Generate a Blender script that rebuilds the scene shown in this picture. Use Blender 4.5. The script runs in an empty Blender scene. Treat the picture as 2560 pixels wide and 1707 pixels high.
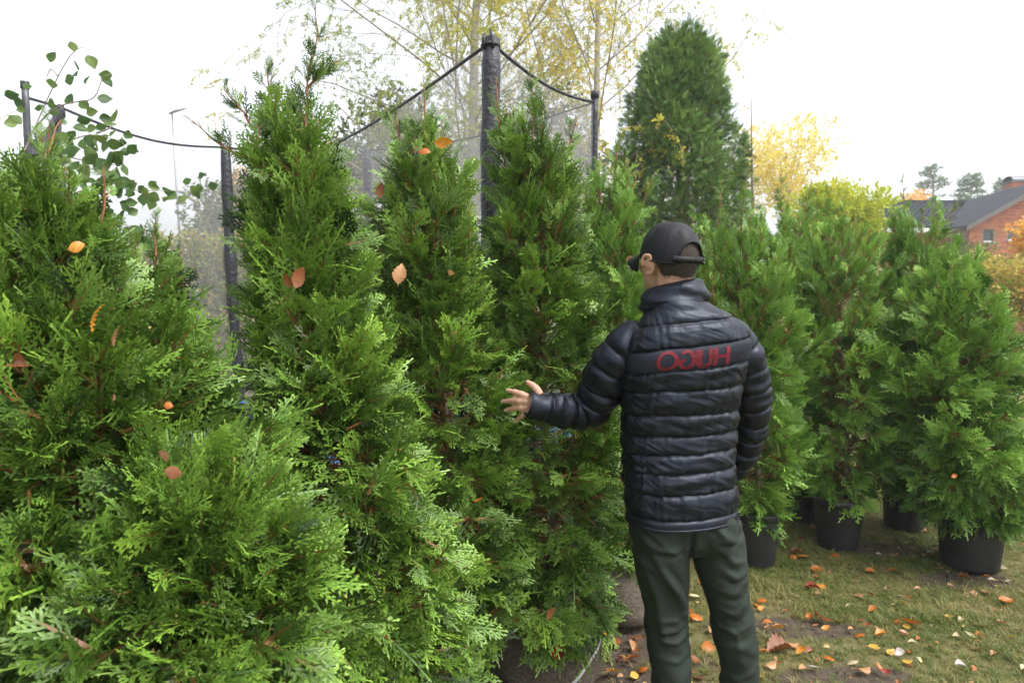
import bpy, math, random
import numpy as np
from mathutils import Vector, Matrix

random.seed(7)
RNG = np.random.default_rng(11)
sc = bpy.context.scene
COL = sc.collection

# ------------------------------------------------------------------ camera, world, sun, exposure
CAMZ = 1.6
FPX, CX, CY = 1707.0, 1280.0, 853.5            # focal length and centre in photo pixels
PITCH = math.atan((CY - 735.0) / FPX)          # camera looks down a little
cam = bpy.data.cameras.new('camera')
cam.lens, cam.sensor_width, cam.sensor_fit = 24.0, 36.0, 'HORIZONTAL'
cam.clip_start, cam.clip_end = 0.05, 2000
cam.dof.use_dof = True
cam.dof.focus_distance = 2.15
cam.dof.aperture_fstop = 5.6
camo = bpy.data.objects.new('camera', cam)
camo.location = (0, 0, CAMZ)
camo.rotation_euler = (math.pi / 2 - PITCH, 0, 0)
COL.objects.link(camo)
sc.camera = camo

world = bpy.data.worlds.new("World")
sc.world = world
world.use_nodes = True
nt = world.node_tree
bg = nt.nodes['Background']
SUN_EL, SUN_AZ = math.radians(60), math.radians(115)      # azimuth measured from +Y towards +X
sky = nt.nodes.new('ShaderNodeTexSky')
sky.sky_type = 'NISHITA'
sky.sun_disc = False
sky.sun_elevation = SUN_EL
sky.sun_rotation = SUN_AZ
sky.air_density = 1.0
sky.dust_density = 4.0
sky.ozone_density = 1.0
hsv = nt.nodes.new('ShaderNodeHueSaturation')            # overcast: the blue of the sky is veiled
hsv.inputs['Saturation'].default_value = 0.24
nt.links.new(sky.outputs[0], hsv.inputs['Color'])
nt.links.new(hsv.outputs[0], bg.inputs['Color'])
bg.inputs['Strength'].default_value = 0.15

sun = bpy.data.lights.new('sun', 'SUN')
sun.energy = 0.7
sun.angle = math.radians(25)
sun.color = (1.0, 0.97, 0.92)
suno = bpy.data.objects.new('sun', sun)
sd = Vector((math.cos(SUN_EL) * math.sin(SUN_AZ), math.cos(SUN_EL) * math.cos(SUN_AZ), math.sin(SUN_EL)))
suno.rotation_euler = sd.to_track_quat('Z', 'Y').to_euler()
COL.objects.link(suno)

sc.view_settings.view_transform = 'Standard'
sc.view_settings.look = 'None'
sc.view_settings.gamma = 1.0
sc.view_settings.use_curve_mapping = False
sc.view_settings.exposure = 1.42
sc.render.engine = 'CYCLES'
sc.cycles.max_bounces = 8
sc.cycles.transparent_max_bounces = 16
sc.cycles.diffuse_bounces = 4
sc.cycles.glossy_bounces = 3
sc.cycles.transmission_bounces = 4
sc.cycles.use_adaptive_sampling = True
sc.cycles.adaptive_threshold = 0.02
sc.cycles.use_denoising = True
sc.cycles.sample_clamp_indirect = 8
sc.cycles.volume_bounces = 1

# ------------------------------------------------------------------ helpers
_cp, _sp = math.cos(PITCH), math.sin(PITCH)
def ray(px, py):
    a, b = (px - CX) / FPX, (CY - py) / FPX
    return np.array([a, _cp + b * _sp, -_sp + b * _cp])
def W(px, py, Y):
    d = ray(px, py); t = Y / d[1]
    return np.array([d[0] * t, Y, CAMZ + d[2] * t])
def G(px, py, z=0.0):
    d = ray(px, py); t = (z - CAMZ) / d[2]
    return np.array([d[0] * t, d[1] * t, z])
def unit(v):
    v = np.asarray(v, float); n = np.linalg.norm(v, axis=-1, keepdims=True); return v / np.maximum(n, 1e-9)

def tag(o, label=None, cat=None, group=None, kind=None):
    if label: o['label'] = label
    if cat: o['category'] = cat
    if group: o['group'] = group
    if kind: o['kind'] = kind
    return o
def empty(name, loc, label=None, cat=None, group=None):
    o = bpy.data.objects.new(name, None); o.location = tuple(loc); o.empty_display_size = 0.1
    COL.objects.link(o); tag(o, label, cat, group); return o
def link(name, me, parent=None, keep_world=True):
    o = bpy.data.objects.new(name, me); COL.objects.link(o)
    if parent is not None:
        o.parent = parent
        if keep_world:      # geometry is written in world coordinates
            m = Matrix.Translation(parent.location) @ parent.rotation_euler.to_matrix().to_4x4()
            o.matrix_parent_inverse = m.inverted()
    return o

class MB:
    def __init__(s): s.v, s.f, s.n, s.at = [], [], 0, []
    def add(s, v, f, a=0.0):
        v = np.asarray(v, float).reshape(-1, 3)
        s.v.append(v); s.f += [tuple(int(i) + s.n for i in q) for q in f]
        a = np.broadcast_to(np.asarray(a, float), (len(v),)); s.at.append(a); s.n += len(v); return s
    def box(s, lo, hi, rot=None, a=0.0):
        x0, y0, z0 = lo; x1, y1, z1 = hi
        v = np.array([[x0,y0,z0],[x1,y0,z0],[x1,y1,z0],[x0,y1,z0],[x0,y0,z1],[x1,y0,z1],[x1,y1,z1],[x0,y1,z1]], float)
        if rot is not None: v = rot(v)
        return s.add(v, [(0,3,2,1),(4,5,6,7),(0,1,5,4),(1,2,6,5),(2,3,7,6),(3,0,4,7)], a)
    def tube(s, pts, rad, seg=6, cap=True, a=0.0, fl=None):
        pts = np.asarray(pts, float); n = len(pts); rad = np.broadcast_to(np.asarray(rad, float), (n,))
        t = unit(np.gradient(pts, axis=0)); up = np.array([0, 0, 1.0])
        if abs(t[0] @ up) > 0.9: up = np.array([1.0, 0, 0])
        x = unit(np.cross(up, t[0])); out = []
        an = np.arange(seg) * 2 * math.pi / seg
        for i in range(n):
            x = unit(x - t[i] * (x @ t[i])); y = np.cross(t[i], x)
            out.append(pts[i] + rad[i] * (np.cos(an)[:, None] * x + np.sin(an)[:, None] * y * (1 if fl is None else fl)))
        f = [(i*seg+j, i*seg+(j+1)%seg, (i+1)*seg+(j+1)%seg, (i+1)*seg+j) for i in range(n-1) for j in range(seg)]
        if cap: f += [tuple(range(seg))[::-1], tuple((n-1)*seg + k for k in range(seg))]
        aa = a if np.ndim(a) == 0 else np.repeat(np.asarray(a), seg)
        return s.add(np.concatenate(out), f, aa)
    def lathe(s, prof, c=(0,0,0), seg=32, a=0.0):
        prof = np.asarray(prof, float); an = np.arange(seg) * 2 * math.pi / seg
        v = np.stack([c[0] + prof[:, 0:1] * np.cos(an), c[1] + prof[:, 0:1] * np.sin(an), c[2] + prof[:, 1:2] + 0 * an], -1).reshape(-1, 3)
        n = len(prof)
        f = [(i*seg+j, i*seg+(j+1)%seg, (i+1)*seg+(j+1)%seg, (i+1)*seg+j) for i in range(n-1) for j in range(seg)]
        return s.add(v, f, a)
    def ellipsoid(s, c, r, nu=20, nv=12, rot=None, a=0.0):
        th = np.linspace(0, math.pi, nv + 1); ph = np.arange(nu) * 2 * math.pi / nu
        v = np.stack([np.sin(th)[:, None] * np.cos(ph), np.sin(th)[:, None] * np.sin(ph), np.cos(th)[:, None] + 0 * ph], -1).reshape(-1, 3) * np.asarray(r)
        if rot is not None: v = v @ np.asarray(rot).T
        v = v + np.asarray(c)
        f = [(i*nu+j, (i+1)*nu+j, (i+1)*nu+(j+1)%nu, i*nu+(j+1)%nu) for i in range(nv) for j in range(nu)]
        return s.add(v, f, a)
    def mesh(s, name, mat=None, smooth=True, attr=None):
        me = bpy.data.meshes.new(name); v = np.concatenate(s.v) if s.v else np.zeros((0, 3))
        me.from_pydata(v.tolist(), [], s.f)
        if attr: 
            at = me.attributes.new(attr, 'FLOAT', 'POINT'); at.data.foreach_set('value', np.concatenate(s.at).astype(np.float32))
        for m in (mat if isinstance(mat, (list, tuple)) else [mat] if mat else []): me.materials.append(m)
        if smooth: me.polygons.foreach_set('use_smooth', [True] * len(me.polygons))
        me.update(); return me
    def build(s, name, mat, parent=None, smooth=True, attr=None, **kw):
        return tag(link(name, s.mesh(name, mat, smooth, attr), parent), **kw)

# ------------------------------------------------------------------ materials
def newmat(name):
    m = bpy.data.materials.new(name); m.use_nodes = True; t = m.node_tree; t.nodes.clear()
    out = t.nodes.new('ShaderNodeOutputMaterial'); return m, t, out
def rgb(c): return (c[0], c[1], c[2], 1.0)
def ramp(t, fac, stops, interp='LINEAR'):
    r = t.nodes.new('ShaderNodeValToRGB'); r.color_ramp.interpolation = interp
    e = r.color_ramp.elements
    while len(e) < len(stops): e.new(0.5)
    for i, (p, c) in enumerate(stops): e[i].position = p; e[i].color = rgb(c)
    t.links.new(fac, r.inputs[0]); return r.outputs[0]
def noise(t, scale, detail=3, rough=0.5, vec=None, dist=0.0):
    n = t.nodes.new('ShaderNodeTexNoise'); n.inputs['Scale'].default_value = scale; n.inputs['Detail'].default_value = detail
    n.inputs['Roughness'].default_value = rough; n.inputs['Distortion'].default_value = dist
    if vec is not None: t.links.new(vec, n.inputs['Vector'])
    return n.outputs['Fac']
def objco(t, scale=(1, 1, 1)):
    g = t.nodes.new('ShaderNodeTexCoord'); m = t.nodes.new('ShaderNodeMapping'); m.inputs['Scale'].default_value = scale
    t.links.new(g.outputs['Object'], m.inputs['Vector']); return m.outputs[0]
def mixc(t, fac, a, b, mode='MIX'):
    m = t.nodes.new('ShaderNodeMix'); m.data_type = 'RGBA'; m.blend_type = mode
    for s, v in ((m.inputs[0], fac), (m.inputs[6], a), (m.inputs[7], b)):
        if isinstance(v, (int, float)): s.default_value = v
        elif isinstance(v, tuple): s.default_value = rgb(v)
        else: t.links.new(v, s)
    return m.outputs[2]
def attr(t, name, kind='GEOMETRY'):
    a = t.nodes.new('ShaderNodeAttribute'); a.attribute_type = kind; a.attribute_name = name; return a.outputs['Fac']
def math_(t, op, a, b=None):
    m = t.nodes.new('ShaderNodeMath'); m.operation = op
    for s, v in zip(m.inputs, (a, b)):
        if v is None: continue
        if isinstance(v, (int, float)): s.default_value = v
        else: t.links.new(v, s)
    return m.outputs[0]
def bump(t, h, strength=0.3, dist=0.01):
    b = t.nodes.new('ShaderNodeBump'); b.inputs['Strength'].default_value = strength; b.inputs['Distance'].default_value = dist
    t.links.new(h, b.inputs['Height']); return b.outputs[0]
def pbsdf(t, col, rough=0.6, spec=0.5, normal=None, metal=0.0, sheen=0.0):
    p = t.nodes.new('ShaderNodeBsdfPrincipled')
    if isinstance(col, tuple): p.inputs['Base Color'].default_value = rgb(col)
    else: t.links.new(col, p.inputs['Base Color'])
    if isinstance(rough, (int, float)): p.inputs['Roughness'].default_value = rough
    else: t.links.new(rough, p.inputs['Roughness'])
    p.inputs['Specular IOR Level'].default_value = spec; p.inputs['Metallic'].default_value = metal
    if sheen: p.inputs['Sheen Weight'].default_value = sheen
    if normal is not None: t.links.new(normal, p.inputs['Normal'])
    return p
def leafshade(t, out, col, trans=0.3, rough=0.45, spec=0.4, tcol=None):
    p = pbsdf(t, col, rough, spec); tr = t.nodes.new('ShaderNodeBsdfTranslucent')
    t.links.new(tcol if tcol is not None else col, tr.inputs['Color'])
    m = t.nodes.new('ShaderNodeMixShader'); m.inputs[0].default_value = trans
    t.links.new(p.outputs[0], m.inputs[1]); t.links.new(tr.outputs[0], m.inputs[2]); t.links.new(m.outputs[0], out.inputs['Surface'])

def simple(name, col, rough=0.6, spec=0.5, nscale=8.0, namp=0.25, bstr=0.0, bscale=60, metal=0.0, bdist=0.005):
    m, t, out = newmat(name); v = objco(t)
    dark = tuple(c * (1 - namp) for c in col); light = tuple(min(1, c * (1 + namp)) for c in col)
    c = ramp(t, noise(t, nscale, 5, 0.6, v), [(0.3, dark), (0.7, light)])
    nm = bump(t, noise(t, bscale, 4, 0.6, v), bstr, bdist) if bstr else None
    p = pbsdf(t, c, rough, spec, nm, metal); t.links.new(p.outputs[0], out.inputs['Surface']); return m

def conifer_mat(name, dark, mid, light, tipc, bark=(0.23, 0.095, 0.035), trans=0.18, rough=0.42):
    m, t, out = newmat(name)
    tint = attr(t, 'tint', 'INSTANCER'); tip = attr(t, 'tip'); bk = attr(t, 'bark')
    base = ramp(t, tint, [(0.0, dark), (0.5, mid), (1.0, light)])
    f = math_(t, 'MULTIPLY', tip, math_(t, 'ADD', math_(t, 'MULTIPLY', tint, 0.75), 0.04))
    c = mixc(t, f, base, tipc)
    c = mixc(t, bk, c, bark)
    leafshade(t, out, c, trans, rough, 0.42); return m

M = {}
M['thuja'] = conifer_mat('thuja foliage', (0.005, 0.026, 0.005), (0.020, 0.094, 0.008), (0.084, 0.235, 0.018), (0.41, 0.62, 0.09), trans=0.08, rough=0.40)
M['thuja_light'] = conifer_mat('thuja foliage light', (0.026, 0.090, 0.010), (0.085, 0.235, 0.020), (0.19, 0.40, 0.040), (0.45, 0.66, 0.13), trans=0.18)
M['cedar'] = conifer_mat('column conifer foliage', (0.025, 0.080, 0.018), (0.080, 0.190, 0.036), (0.17, 0.31, 0.06), (0.30, 0.46, 0.11), trans=0.12, rough=0.6)
M['bark_orange'] = simple('young orange bark', (0.26, 0.11, 0.045), 0.6, 0.4, 30, 0.35, 0.3, 120)
M['bark_grey'] = simple('grey brown bark', (0.17, 0.13, 0.10), 0.8, 0.3, 25, 0.4, 0.6, 90)
M['birch_bark'] = simple('pale birch bark', (0.40, 0.37, 0.32), 0.7, 0.3, 12, 0.45, 0.4, 60)
M['twig'] = simple('grey twig bark', (0.34, 0.29, 0.23), 0.8, 0.3, 20, 0.3)

def broad_mat(name, stops, trans=0.4, rough=0.5):
    m, t, out = newmat(name)
    c = ramp(t, attr(t, 'tint', 'INSTANCER'), stops)
    leafshade(t, out, c, trans, rough, 0.4); return m

# ------------------------------------------------------------------ scattering of small leaf pieces (real meshes instanced on points)
_groups = {}
def scatter_group(key, protos):
    if key in _groups: return _groups[key]
    ng = bpy.data.node_groups.new('scatter ' + key, 'GeometryNodeTree')
    ng.interface.new_socket('Geometry', in_out='INPUT', socket_type='NodeSocketGeometry')
    ng.interface.new_socket('Geometry', in_out='OUTPUT', socket_type='NodeSocketGeometry')
    n = ng.nodes; L = ng.links
    gi = n.new('NodeGroupInput'); go = n.new('NodeGroupOutput'); jn = n.new('GeometryNodeJoinGeometry')
    tis = []
    for o in protos:
        oi = n.new('GeometryNodeObjectInfo'); oi.inputs['Object'].default_value = o
        ti = n.new('GeometryNodeGeometryToInstance'); L.new(oi.outputs['Geometry'], ti.inputs[0]); tis.append(ti)
    for ti in reversed(tis): L.new(ti.outputs[0], jn.inputs[0])
    iop = n.new('GeometryNodeInstanceOnPoints'); iop.inputs['Pick Instance'].default_value = True
    def na(name, dt):
        a = n.new('GeometryNodeInputNamedAttribute'); a.data_type = dt; a.inputs['Name'].default_value = name; return a.outputs['Attribute']
    e2r = n.new('FunctionNodeEulerToRotation')
    L.new(na('rot', 'FLOAT_VECTOR'), e2r.inputs[0]); L.new(e2r.outputs[0], iop.inputs['Rotation'])
    L.new(na('scl', 'FLOAT_VECTOR'), iop.inputs['Scale']); L.new(na('pick', 'INT'), iop.inputs['Instance Index'])
    L.new(gi.outputs[0], iop.inputs['Points']); L.new(jn.outputs[0], iop.inputs['Instance']); L.new(iop.outputs[0], go.inputs[0])
    _groups[key] = ng; return ng
def euler_from(d, n):
    d = unit(d); n = unit(n - d * np.sum(n * d, -1, keepdims=True)); b = np.cross(n, d)
    ry = np.arcsin(np.clip(-d[:, 2], -1, 1)); rx = np.arctan2(b[:, 2], n[:, 2]); rz = np.arctan2(d[:, 1], d[:, 0])
    return np.stack([rx, ry, rz], -1)
def scatter(name, key, protos, pos, d, n, scl, tint, parent=None, kind='stuff', **kw):
    """small pieces of one of the PROTOS on every point; the pieces grow along D with their flat side facing N"""
    ng = scatter_group(key, protos); k = len(pos)
    me = bpy.data.meshes.new(name); me.vertices.add(k)
    me.vertices.foreach_set('co', np.asarray(pos, np.float32).ravel())
    def put(nm, dt, fld, arr, ty=np.float32):
        a = me.attributes.new(nm, dt, 'POINT'); a.data.foreach_set(fld, np.asarray(arr, ty).ravel())
    put('rot', 'FLOAT_VECTOR', 'vector', euler_from(d, n))
    s = np.asarray(scl, float); s = np.repeat(s[:, None], 3, 1) if s.ndim == 1 else s
    put('scl', 'FLOAT_VECTOR', 'vector', s)
    put('pick', 'INT', 'value', RNG.integers(0, len(protos), k), np.int32)
    put('tint', 'FLOAT', 'value', np.clip(tint, 0, 1))
    for p in protos[:1]:
        for mt in p.data.materials: me.materials.append(mt)
    o = link(name, me, parent); mod = o.modifiers.new('scatter', 'NODES'); mod.node_group = ng
    return tag(o, kind=kind, **kw)
def proto(name, me):
    return bpy.data.objects.new(name, me)      # never linked to the scene: only its mesh is used

# ------------------------------------------------------------------ conifer sprays
def spray_mesh(seed, mat, n_lat=16, sparse=False, bare=0.12, droop=0.25, width=0.020, latlen=0.40):
    r = random.Random(seed); V, F, TIP, BK = [], [], [], []
    def blade(p, ang, L, w, tip0, tip1, z):
        # kite shaped scale shoot, slightly folded
        c, s = math.cos(ang), math.sin(ang); k = len(V)
        q = [(0, 0), (0.45 * L, 0.5 * w), (L, 0), (0.45 * L, -0.5 * w)]
        for i, (a, b) in enumerate(q):
            x = p[0] + a * c - b * s; y = p[1] + a * s + b * c
            V.append((x, y, p[2] + (0, 0.12, -0.30, 0.12)[i] * L * 0.5 + z * a)); TIP.append((tip0, (tip0 + tip1) / 2, tip1, (tip0 + tip1) / 2)[i]); BK.append(0)
        F.append((k, k+1, k+2)); F.append((k, k+2, k+3))
    def strip(pts, ws, tips, bks):
        k = len(V)
        for i, (p, w) in enumerate(zip(pts, ws)):
            a = pts[min(i+1, len(pts)-1)]; b = pts[max(i-1, 0)]
            dx, dy = a[0]-b[0], a[1]-b[1]; l = math.hypot(dx, dy) or 1
            nx, ny = -dy / l * w / 2, dx / l * w / 2
            V.append((p[0]+nx, p[1]+ny, p[2])); V.append((p[0]-nx, p[1]-ny, p[2])); TIP.extend([tips[i]] * 2); BK.extend([bks[i]] * 2)
        for i in range(len(pts)-1): F.append((k+2*i, k+2*i+1, k+2*i+3, k+2*i+2))
    bend = r.uniform(-0.25, 0.25)
    def axis(t): return (t, bend * t * t * 0.5, -droop * t * t)
    nb = 7
    strip([axis(i / nb) for i in range(nb + 1)], [width * (1.5 - 0.9 * i / nb) for i in range(nb + 1)], [0.1 + 0.9 * (i / nb) ** 2 for i in range(nb + 1)], [max(0, min(1, (1.25 if bare < .2 else 2.6) - 2.9 * i / nb)) for i in range(nb + 1)])
    for j in range(n_lat):
        t = bare + (0.96 - bare) * (j + r.uniform(-0.3, 0.3)) / n_lat; side = 1 if j % 2 else -1
        prof = min(1, (t - bare + 0.10) / 0.18) * (1 - t) ** 0.75 * 1.25 + 0.07
        L = latlen * prof * r.uniform(0.7, 1.2) * (0.55 if sparse else 1)
        p0 = axis(t); a0 = side * r.uniform(0.62, 0.95); curve = -side * r.uniform(0.1, 0.6)
        zt = r.uniform(-0.25, 0.12); pts = []; x, y, z = p0; ang = a0 + bend * t; ns = 3
        for i in range(ns + 1):
            pts.append((x, y, z)); x += math.cos(ang) * L / ns; y += math.sin(ang) * L / ns; z += zt * L / ns; ang += curve / ns
            zt -= 0.12
        strip(pts, [width * 0.85, width * 0.95, width * 0.85, width * 0.25], [0.2 + 0.3 * t, 0.4 + 0.3 * t, 0.75, 1.0], [0] * 4)
        m = int(L / (0.060 if not sparse else 0.09)); 
        for q in range(m):
            u = 0.18 + 0.78 * (q + 0.5) / max(m, 1); i = min(int(u * ns), ns - 1); fr = u * ns - i
            p = tuple(pts[i][c] * (1 - fr) + pts[i+1][c] * fr for c in range(3))
            la = math.atan2(pts[i+1][1] - pts[i][1], pts[i+1][0] - pts[i][0])
            sd_ = 1 if q % 2 else -1
            bl = (0.135 - 0.055 * u) * r.uniform(0.7, 1.25) * (0.5 + min(1, L / 0.3) * 0.6)
            blade(p, la + sd_ * r.uniform(0.6, 0.9), bl, width * 1.15, 0.35 + 0.3 * u, 1.0, r.uniform(-0.2, 0.1))
    blade(axis(0.98), bend, 0.09, width * 1.2, 0.9, 1.0, -droop)
    me = bpy.data.meshes.new('spray'); me.from_pydata(V, [], F)
    a = me.attributes.new('tip', 'FLOAT', 'POINT'); a.data.foreach_set('value', TIP)
    a = me.attributes.new('bark', 'FLOAT', 'POINT'); a.data.foreach_set('value', BK)
    me.polygons.foreach_set('use_smooth', [True] * len(me.polygons)); me.materials.append(mat); me.update()
    return me
def spray_set(mat, tagname):
    ps = [proto('spray', spray_mesh(s + 10, mat, n_lat=9 + s % 3 * 2, droop=0.10 + 0.12 * (s % 4), latlen=0.36 + 0.06 * (s % 3), bare=0.30 if s % 4 == 1 else 0.12, width=0.037 + 0.004 * (s % 3))) for s in range(8)]
    ps += [proto('spray', spray_mesh(40 + s, mat, n_lat=10, sparse=True, droop=0.1, latlen=0.45, width=0.037)) for s in range(3)]
    return ps
SPR = {k: spray_set(M[k], k) for k in ('thuja', 'thuja_light', 'cedar')}

m_, t_, o_ = newmat('seed cones'); c_ = ramp(t_, attr(t_, 'tint', 'INSTANCER'), [(0, (.16, .20, .05)), (.5, (.34, .28, .09)), (1, (.40, .25, .12))]); p_ = pbsdf(t_, c_, .6, .3); t_.links.new(p_.outputs[0], o_.inputs['Surface'])
_c = MB(); _c.ellipsoid((.5, 0, 0), (.75, .34, .34), 7, 6); CONE = [proto('cone', _c.mesh('cone', m_))]
CLEAR = []      # capsules (a, b, r) kept free of foliage: the man and his arm, the leaves caught in the trees
def clear_mask(pos):
    keep = np.ones(len(pos), bool)
    for a, b, r in CLEAR:
        a = np.asarray(a); ab = np.asarray(b) - a; t = np.clip(((pos - a) @ ab) / max(ab @ ab, 1e-9), 0, 1)
        keep &= np.linalg.norm(pos - (a + t[:, None] * ab), axis=1) > r
    return keep

def rows_to_profile(rows, Y):
    z, xc, r = [], [], []
    for py, xl, xr in rows:
        w = W((xl + xr) / 2, py, Y); z.append(w[2]); xc.append(w[0]); r.append((W(xr, py, Y)[0] - W(xl, py, Y)[0]) / 2)
    o = np.argsort(z); return np.array(z)[o], np.array(xc)[o], np.array(r)[o]

def thuja(name, rows, Y, ground_kind, label, seed, mat='thuja', n_limb=150, spr=0.125, leaders=(), dens=1.0, pot=None, group=None, zlow=None, ball=None, basex=None, shell=900, up=0.0, cat='tree', shrink=0.34, cones=90, shoots=6):
    rng = np.random.default_rng(seed)
    z, xc, R = rows_to_profile(rows, Y); R = np.maximum(R - shrink * spr, 0.06); z = z - np.linspace(0, 1, len(z)) * 0.45 * spr
    ztop, zbot = z[-1], (zlow if zlow is not None else z[0])
    bx = basex if basex is not None else xc[0]
    root = empty(name, (bx, Y, 0), label, cat, group)
    base_z = pot['h'] - 0.04 if pot else ball['h'] - 0.02
    def ctr(h):
        c = np.interp(h, z, xc); f = np.clip((h - base_z) / max(0.3, z[0] - base_z + 0.3), 0, 1); return bx * (1 - f) + c * f
    # trunk
    hs = np.linspace(base_z - 0.02, ztop - 0.02, 14)
    wob = rng.normal(0, 0.006, (14, 2)).cumsum(0) * 0.6
    tp = np.stack([np.array([ctr(h) for h in hs]) + wob[:, 0], Y + wob[:, 1], hs], -1)
    mb = MB(); mb.tube(tp, np.linspace(0.019, 0.004, 14), 8); mb.build('trunk', M['bark_grey'], root)
    bm = MB(); P, D, NN, S, T = [], [], [], [], []
    def interp_tp(h): return np.array([np.interp(h, hs, tp[:, 0]), np.interp(h, hs, tp[:, 1]), h])
    lobes = rng.uniform(0, 2 * math.pi, 4); dens = dens * 0.62
    n_limb = int(n_limb * 0.80)
    for i in range(n_limb):
        f = (i + rng.uniform(0, 1)) / n_limb
        zt = zbot + (ztop - zbot) * f ** 0.92                          # height of the limb's tip
        az = i * 2.39996 + rng.normal(0, 0.35)
        r = np.interp(zt, z, R) * (rng.uniform(0.56, 1.08) + 0.07 * math.sin(3 * az + lobes[0] + zt * 5) + 0.05 * math.sin(7 * zt + lobes[1] + az))
        if rng.random() < 0.16: r *= rng.uniform(1.05, 1.35)
        if f > 0.85 and rng.random() < (f - 0.85) * 2.2: continue
        rise = (0.10 + 0.30 * f) * (0.6 + r) 
        h0 = max(base_z + 0.02, min(zt - rise, ztop - 0.12))
        a = interp_tp(h0); od = np.array([math.cos(az), math.sin(az), 0]); 
        c = np.array([ctr(zt), Y, zt]); b = c + od * r
        mid = a + (b - a) * 0.5 + od * r * 0.16 - np.array([0, 0, 0.10 * rise + (0.05 if f < 0.4 else 0)])
        tt = np.linspace(0, 1, 9)[:, None]
        cur = (1 - tt) ** 2 * a + 2 * tt * (1 - tt) * mid + tt ** 2 * b
        bm.tube(cur[::2], np.linspace(0.0052, 0.0016, 5), 4, cap=False)
        Lc = np.linalg.norm(np.diff(cur, axis=0), axis=1).sum()
        ns = max(5, int(Lc / 0.0105 * dens * (1.0 if f < .6 else 1.0 - 0.8 * (f - .6)))); ts = rng.uniform(0.16, 1.0, ns) ** 0.7
        ts[0] = 1.0
        k = np.clip(ts * 8, 0, 7.999); ki = k.astype(int); fr = (k - ki)[:, None]
        p = cur[ki] * (1 - fr) + cur[ki + 1] * fr; tg = unit(cur[ki + 1] - cur[ki])
        side = unit(np.cross(tg, [0, 0, 1.0])) * np.where(rng.random(ns) < 0.5, -1, 1)[:, None]
        hz = np.clip((p[:, 2] - zbot) / (ztop - zbot), 0, 1)
        dz = (-0.60 + 1.55 * hz ** 1.25 + up) 
        d = tg * 0.55 + side * rng.uniform(0.1, 0.8, (ns, 1)) + od * 0.35 + np.stack([0 * dz, 0 * dz, dz], -1) + rng.normal(0, 0.24, (ns, 3))
        p = p + side * 0.008
        limb_t = rng.normal(0.45, 0.16)
        P.append(p); D.append(d); S.append(spr * rng.uniform(0.65, 1.25, ns) * (0.75 + 0.35 * (1 - hz)))
        nrm = od * 0.55 + np.array([0, 0, 0.45]) + rng.normal(0, 0.55, (ns, 3)); NN.append(nrm)
        T.append(limb_t + rng.normal(0, 0.14, ns) + 0.22 * (ts - 0.8))
    # sprays along the skin of the crown, so that the outline is feathery
    k = int(shell * dens * 0.45); hz = rng.uniform(0, 0.93, k) ** 1.25; zz = zbot + (ztop - zbot) * hz; az = rng.uniform(0, 2 * math.pi, k)
    lump = 0.86 + 0.10 * np.sin(3 * az + lobes[0] + zz * 5) + 0.06 * np.sin(9 * zz + lobes[1] + 2 * az)
    r = np.interp(zz, z, R) * lump * rng.uniform(0.62, 1.04, k)
    od = np.stack([np.cos(az), np.sin(az), 0 * az], -1)
    p = np.stack([np.array([ctr(h) for h in zz]), np.full(k, Y), zz], -1) + od * r[:, None]
    dz = -0.6 + 1.6 * hz ** 1.2 + up
    P.append(p); D.append(od * 0.6 + np.stack([0*dz, 0*dz, dz], -1) + rng.normal(0, 0.38, (k, 3))); S.append(spr * rng.uniform(0.5, 1.1, k))
    NN.append(od * 0.6 + np.array([0, 0, 0.5]) + rng.normal(0, 0.5, (k, 3))); T.append(0.42 + rng.normal(0, 0.17, k) + 0.10 * np.sin(11 * zz + 3 * az))
    # upright leading shoots with short sparse side twigs
    for (pts, dn) in leaders:
        q = np.array([W(x, y, Y + dy) for x, y, dy in pts]); 
        m = 14; tq = np.linspace(0, len(q) - 1, m); cur = np.stack([np.interp(tq, np.arange(len(q)), q[:, c]) for c in range(3)], -1)
        cur += rng.normal(0, 0.0012, cur.shape)
        bm.tube(cur, np.linspace(0.0045, 0.0014, m), 5, cap=False)
        Lc = np.linalg.norm(np.diff(cur, axis=0), axis=1).sum(); ns = max(9, int(Lc / 0.0115 * dn)); u = rng.uniform(0.0, 1.0, ns) ** 1.25 ; u[0] = 1
        k_ = np.clip(u * (m - 1), 0, m - 1.001); ki = k_.astype(int); fr = (k_ - ki)[:, None]
        p = cur[ki] * (1 - fr) + cur[ki+1] * fr; tg = unit(cur[ki+1] - cur[ki]); az = rng.uniform(0, 6.28, ns)
        od = np.stack([np.cos(az), np.sin(az), 0 * az], -1)
        P.append(p); D.append(tg * 0.8 + od * rng.uniform(0.3, 0.9, (ns, 1)) + rng.normal(0, 0.1, (ns, 3))); NN.append(rng.normal(0, 1, (ns, 3)))
        S.append(spr * (0.20 + 0.50 * (1 - u)) * rng.uniform(0.7, 1.25, ns)); T.append(rng.uniform(0.1, 0.6, ns))
    for _ in range(shoots):      # upright young shoots that break the outline of the crown
        az = rng.uniform(0, 6.283); zs_ = ztop - rng.uniform(0.04, 0.42) * (ztop - zbot) * 0.6; rr = np.interp(zs_, z, R) * rng.uniform(0.1, 0.95); od = np.array([math.cos(az), math.sin(az), 0]); h_ = rng.uniform(0.14, 0.30)
        a = np.array([ctr(zs_), Y, zs_ - 0.06]) + od * rr; b = a + od * rng.uniform(0.0, 0.06) + np.array([rng.normal(0, .02), rng.normal(0, .02), h_]); u9 = np.linspace(0, 1, 8)[:, None]; cur = a + (b - a) * u9 + od * 0.02 * np.sin(u9 * 3.1)
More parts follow.
